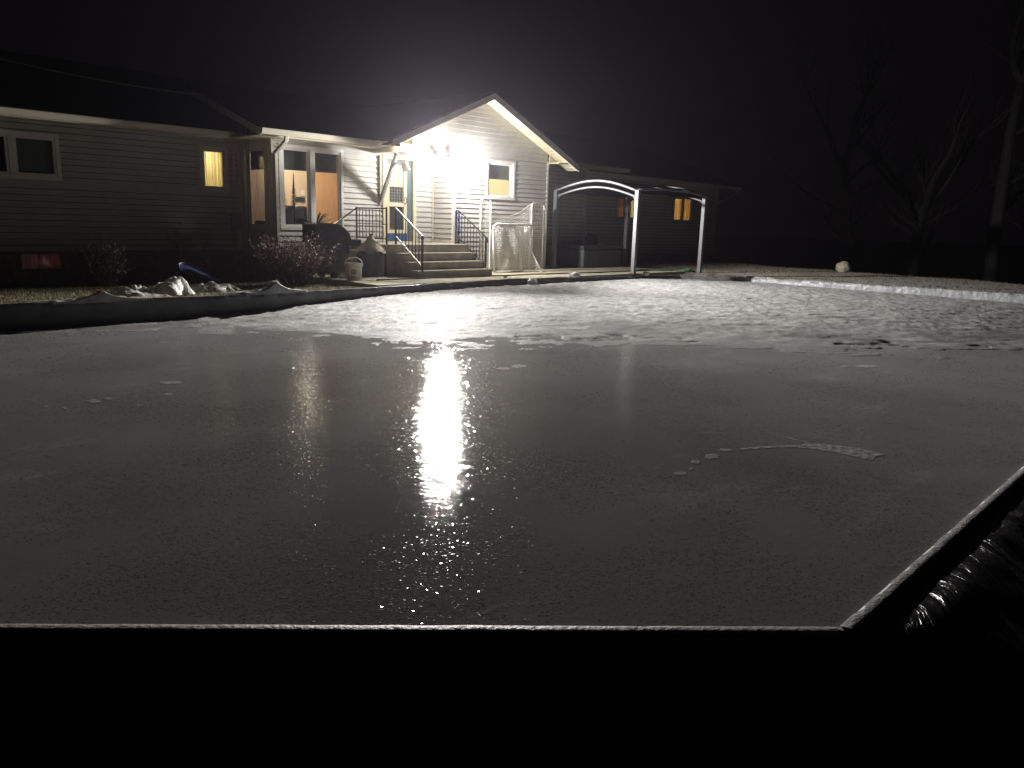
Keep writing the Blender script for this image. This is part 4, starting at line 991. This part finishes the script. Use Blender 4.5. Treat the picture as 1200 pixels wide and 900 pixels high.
# ------------------------------------------------------------------ shrubs
def shrub(cx, cy, z0, R, Ht, nst, nleaf, leafm, label, seed, lsz=.035, name='shrub'):
    r = random.Random(seed); t = thing(name, (cx, cy, z0), label, 'shrub', 'shrubs along the house')
    st = MB(); tips = []
    def grow(p, d, L, rad, lev):
        pts = [p]; n = 4
        for k in range(n):
            d = (d + V((r.uniform(-.2, .2), r.uniform(-.2, .2), r.uniform(-.05, .15)))).normalized(); p = p + d * L / n; pts.append(p)
            if lev >= 1: tips.append((p, d))
        st.tube(pts, [rad * (1 - .6 * k / n) for k in range(n + 1)], 4 if lev else 5, cap=False)
        if lev < 2:
            for _ in range(r.randint(3, 5)):
                q = pts[r.randint(1, n)]; dd = (d + V((r.uniform(-.8, .8), r.uniform(-.8, .8), r.uniform(-.25, .5)))).normalized()
                grow(q, dd, L * r.uniform(.4, .65), rad * .5, lev + 1)
    for _ in range(nst):
        a = r.uniform(0, 6.283); k = r.random() ** .6
        d = V((math.cos(a) * k * R / Ht * .9, math.sin(a) * k * R / Ht * .9, 1)).normalized()
        grow(V((cx + .2 * math.cos(a) * k, cy + .2 * math.sin(a) * k, z0)), d, Ht * r.uniform(.45, .72), .010, 0)
    st.build('stems', 'twig', t)
    lf = MB()
    for _ in range(nleaf):
        p, d = r.choice(tips); q = p + V((r.gauss(0, .02), r.gauss(0, .02), r.gauss(0, .02)))
        a = V((r.gauss(0, 1), r.gauss(0, 1), r.gauss(0, .7))).normalized(); b = a.cross(V((r.gauss(0, 1), r.gauss(0, 1), r.gauss(0, 1)))).normalized()
        s = lsz * r.uniform(.5, 1.25)
        lf.face(q, q + a * s * .5 + b * s * .35, q + a * s + b * .01, q + a * s * .5 - b * s * .35)
    lf.build('leaves', leafm, t)
shrub(8.5, 14.2, -.05, 1.0, .92, 95, 9000, 'leafbrown', 'bushy brown leaved shrub in front of the bump-out corner', 5)
shrub(5.75, 16.6, -.14, .75, .95, 26, 2400, 'leafdim', 'dim leafless shrub right of the red basement window', 8)
shrub(7.35, 16.6, -.14, .75, 1.05, 14, 900, 'leafdim', 'sparse twiggy shrub below the small lit window', 9, .045)

# dead grass on the lawn strip
gb = MB(); r = random.Random(2)
for _ in range(9000):
    x, y = r.uniform(1.0, 9.3), 12.5 + 4.2 * r.random() ** 1.5
    z = gh(x, y); h = r.uniform(.02, .055); a = r.uniform(0, 6.28); w_ = .006; l_ = r.uniform(-.04, .04)
    dx, dy = math.cos(a) * w_, math.sin(a) * w_
    gb.face((x - dx, y - dy, z - .005), (x + dx, y + dy, z - .005), (x + l_, y + r.uniform(-.04, .04), z + h))
for _ in range(3000):
    x, y = r.uniform(21.7, 29), r.uniform(3, 16); z = gh(x, y); h = r.uniform(.02, .06); w_ = .01
    gb.face((x - w_, y + w_, z - .01), (x + w_, y - w_, z - .01), (x + r.uniform(-.05, .05), y + r.uniform(-.05, .05), z + h))
tag(gb.build('grass', 'grassblade'), 'short dead brown grass on the lawn', 'grass', kind='stuff')

# ------------------------------------------------------------------ trees beyond the bank
def tree(cx, cy, h, rad, label, seed, fork, lean=(0, 0)):
    r = random.Random(seed); z0 = gh(cx, cy) - .1
    t = thing('bare_tree', (cx, cy, z0), label, 'tree', 'bare trees beyond the rink')
    tr = MB(); cr = MB(); n = 9
    pts = [V((cx + lean[0] * k / n + .25 * nz(k * .5, seed), cy + lean[1] * k / n + .25 * nz(k * .5, seed + 9), z0 + fork * k / n)) for k in range(n + 1)]
    tr.tube(pts, [rad * (1.35 if k == 0 else 1 - .45 * k / n) for k in range(n + 1)], 10); tr.build('trunk', 'bark', t, smooth=True)
    def br(p, d, L, ra, lev):
        q = [p]; m_ = 5
        for k in range(m_):
            d = (d + V((r.uniform(-.25, .25), r.uniform(-.25, .25), r.uniform(-.05, .2)))).normalized(); p = p + d * L / m_; q.append(p)
        cr.tube(q, [ra * (1 - .65 * k / m_) for k in range(m_ + 1)], 6 if lev < 2 else 3, cap=False)
        if lev < 4:
            for _ in range(4 if lev < 2 else 3):
                i = r.randint(1, m_); dd = (d + V((r.uniform(-.9, .9), r.uniform(-.9, .9), r.uniform(-.35, .5)))).normalized()
                br(q[i], dd, L * r.uniform(.5, .72), ra * (1 - .65 * i / m_) * .62, lev + 1)
    tp = pts[-1]
    for k in range(3):
        a = 6.283 * k / 3 + seed; br(tp, V((math.cos(a) * .55, math.sin(a) * .55, 1)).normalized(), (h - fork) * .5, rad * .5, 0)
    for k in range(5):
        i = r.randint(4, 8); a = r.uniform(0, 6.28); br(pts[i], V((math.cos(a), math.sin(a), .45)).normalized(), h * .24, rad * .22, 1)
    cr.build('crown', 'bark', t)
tree(46.8, 10.5, 19, .38, 'tall forked bare tree at the right edge of the yard', 11, 11.5)
tree(45.1, 16.5, 17, .36, 'slightly leaning bare tree leftmost beyond the bank', 23, 7.5, (-.4, 1.3))
tree(46.0, 14.0, 14, .42, 'thick low bare tree between the other two trunks', 31, 5.0)
tree(52.0, 8.0, 16, .30, 'thin bare tree behind the tall forked one', 45, 7.0)
fm = thing('yard_light', (58, 22.1, gh(58, 22)), 'tiny distant white lamp post seen low between the house and the trees', 'lamp post')
MB().tube([(58, 22.1, gh(58, 22)), (58, 22.1, 1.36)], .04).build('post', 'iron', fm)
l = MB(); l.lathe((58, 22.1, 1.36), [(0, 0), (.05, .02), (.05, .08), (0, .1)], 10); l.build('lamp', 'farlamp', fm)

# overhead service cable
a = V((8.52, 17.77, 3.90)); b = V((.2, 22.2, 5.9))
wc = MB(); wc.tube([a.lerp(b, k / 40) - Z * .42 * 4 * (k / 40) * (1 - k / 40) for k in range(41)], .016, 6)
tag(wc.build('overhead_cable', 'wire', origin=a, smooth=True), 'thin sagging overhead cable running to the roof at upper left', 'cable')

# things inside the bump-out room
sf = thing('sofa', (9.9, 16.6, .76), 'dark sofa back behind the left sash of the tall window', 'sofa')
s = MB(); s.box(9.15, 10.05, 16.15, 16.35, .76, 1.55); s.build('backrest', 'sofa', sf, bevel=.05)
s = MB(); s.box(9.15, 10.05, 16.35, 17.0, .76, 1.2); s.build('seat', 'sofa', sf, bevel=.05)
def slim(cx, cy, h, label, seed):
    r = random.Random(seed); t = thing('tabletop_tree', (cx, cy, 1.5), label, 'ornamental tree', 'slim trees inside the window')
    m = MB(); m.tube([(cx, cy, 1.0), (cx, cy, 1.55 + h)], .01, 6); m.build('stem', 'twig', t)
    l = MB()
    for _ in range(420):
        k = r.random(); a = r.uniform(0, 6.28); R_ = (1 - k) * .10 + .01; p = V((cx, cy, 1.5 + h * k)); e = p + V((math.cos(a) * R_, math.sin(a) * R_, -.03 * r.random()))
        w = V((-math.sin(a), math.cos(a), .3)) * .012; l.face(p + w, p - w, e)
    l.build('needles', 'plant', t)
slim(9.62, 16.02, .70, 'taller slim dark tree inside the left sash', 1); slim(9.36, 16.02, .55, 'shorter slim dark tree inside the left sash', 2)
hp_ = thing('house_plant', (10.2, 16.05, .76), 'leafy potted plant low inside the right sash of the tall window', 'plant')
m = MB(); m.lathe((10.22, 16.1, .76), [(0, 0), (.1, 0), (.13, .25), (0, .25)], 16); m.build('pot', 'sofa', hp_)
m = MB(); r = random.Random(4)
for _ in range(46):
    a = r.uniform(0, 6.28); q = V((10.22, 16.1, 1.0)); d = V((math.cos(a) * .5, math.sin(a) * .25, 1.2)).normalized(); pts = [q]
    for k in range(5): d = (d + V((math.cos(a) * .12, math.sin(a) * .05, -.16))).normalized(); q = q + d * .1 * r.uniform(.8, 1.2); pts.append(q)
    for p0, p1 in zip(pts, pts[1:]):
        s_v = V((-math.sin(a), math.cos(a), .2)) * .016; m.face(p0 - s_v, p0 + s_v, p1 + s_v * .8, p1 - s_v * .8)
m.build('leaves', 'plant', hp_)

# ------------------------------------------------------------------ lights
def light(name, typ, loc, energy, color, size=.05, **k):
    l = bpy.data.lights.new(name, typ); l.energy = energy; l.color = color; l.shadow_soft_size = size
    for a, b in k.items(): setattr(l, a, b)
    o = bpy.data.objects.new(name, l); COL.objects.link(o); o.location = loc; return o
WARM = (1., .965, .91)
SPOT_P, SPILL_P = 9000, 105
for i, (x, y, zz) in enumerate(LH):
    aim = V((-.66 if i == 0 else .45, -.75 if i == 0 else -.89, -.04)).normalized()
    o = light('floodlight_beam', 'SPOT', V((x, y, zz)) + aim * .06, SPOT_P / 2, WARM, .06, spot_size=math.radians(80), spot_blend=1.); o.scale = (3.0, 1, 1)
    o.rotation_mode = 'QUATERNION'; o.rotation_quaternion = aim.to_track_quat('-Z', 'Y')
light('floodlight_spill', 'POINT', (13.0, 14.54, 2.66), SPILL_P, WARM, .05)
for x_, p_, a_ in ((13.08, 560, (.93, -.34, -.14)), (12.79, 260, (-.88, -.22, .10))):
    sd = light('floodlight_side_spill', 'SPOT', (x_, 14.57 if x_ > 13 else 14.69, 2.70 if x_ > 13 else 2.74), p_, WARM, .05, spot_size=math.radians(155), spot_blend=1.)
    sd.rotation_mode = 'QUATERNION'; sd.rotation_quaternion = V(a_).to_track_quat('-Z', 'Y')
light('bedroom_lamp', 'POINT', (8.12, 17.75, 2.55), 15, (1, .84, .58), .07)
light('basement_lamp', 'POINT', (4.8, 18.0, .42), .2, (1, .8, .7), .08)
light('far_room_lamp', 'POINT', (26.2, 18.6, 2.6), 52, (1, .78, .50), .1)
light('room_lamp', 'POINT', (10.9, 17.6, 2.6), 60, (1, .85, .67), .12)
light('kitchen_lamp', 'POINT', (15.2, 16.6, 2.7), 48, (1, .88, .62), .12)

# ------------------------------------------------------------------ world: night
w = bpy.data.worlds.new('World'); S.world = w; w.use_nodes = True
nt = w.node_tree; bg = nt.nodes['Background']
sky = nt.nodes.new('ShaderNodeTexSky'); sky.sky_type = 'NISHITA'; sky.sun_disc = False
sky.sun_elevation = math.radians(-4); sky.sun_rotation = math.radians(200); sky.air_density = 1.; sky.dust_density = 1.
hs_ = nt.nodes.new('ShaderNodeMix'); hs_.data_type = 'RGBA'; hs_.inputs[0].default_value = .85
hs_.inputs[7].default_value = (.10, .075, .105, 1)
nt.links.new(sky.outputs[0], hs_.inputs[6]); nt.links.new(hs_.outputs[2], bg.inputs[0])
bg.inputs[1].default_value = .010

GLARE = .00042  # air volume added to imitate the glow of lens glare round the lamp
if GLARE:
    hz = MB(); hz.box(-30, 75, -30, 60, -4.8, 26)
    ho = hz.build('glare_volume', 'glass'); ho.data.materials.clear()
    hm = bpy.data.materials.new('lens glare volume'); hm.use_nodes = True; n = hm.node_tree; n.nodes.clear()
    o = n.nodes.new('ShaderNodeOutputMaterial'); v = n.nodes.new('ShaderNodeVolumePrincipled')
    v.inputs['Color'].default_value = (.88, .82, 1, 1); v.inputs['Density'].default_value = GLARE; v.inputs['Anisotropy'].default_value = .8
    n.links.new(v.outputs[0], o.inputs['Volume']); ho.data.materials.append(hm); tag(ho, kind='stuff')

for o in bpy.data.objects:
    if '_o' in o: del o['_o']
S.view_settings.view_transform = 'Standard'; S.view_settings.look = 'None'; S.view_settings.gamma = 1; S.view_settings.exposure = .6
S.view_settings.use_curve_mapping = False
S.render.engine = 'CYCLES'; S.cycles.use_denoising = True
S.cycles.max_bounces = 8; S.cycles.transparent_max_bounces = 24; S.cycles.volume_bounces = 0
S.cycles.sample_clamp_indirect = 6; S.cycles.caustics_reflective = False; S.cycles.caustics_refractive = False
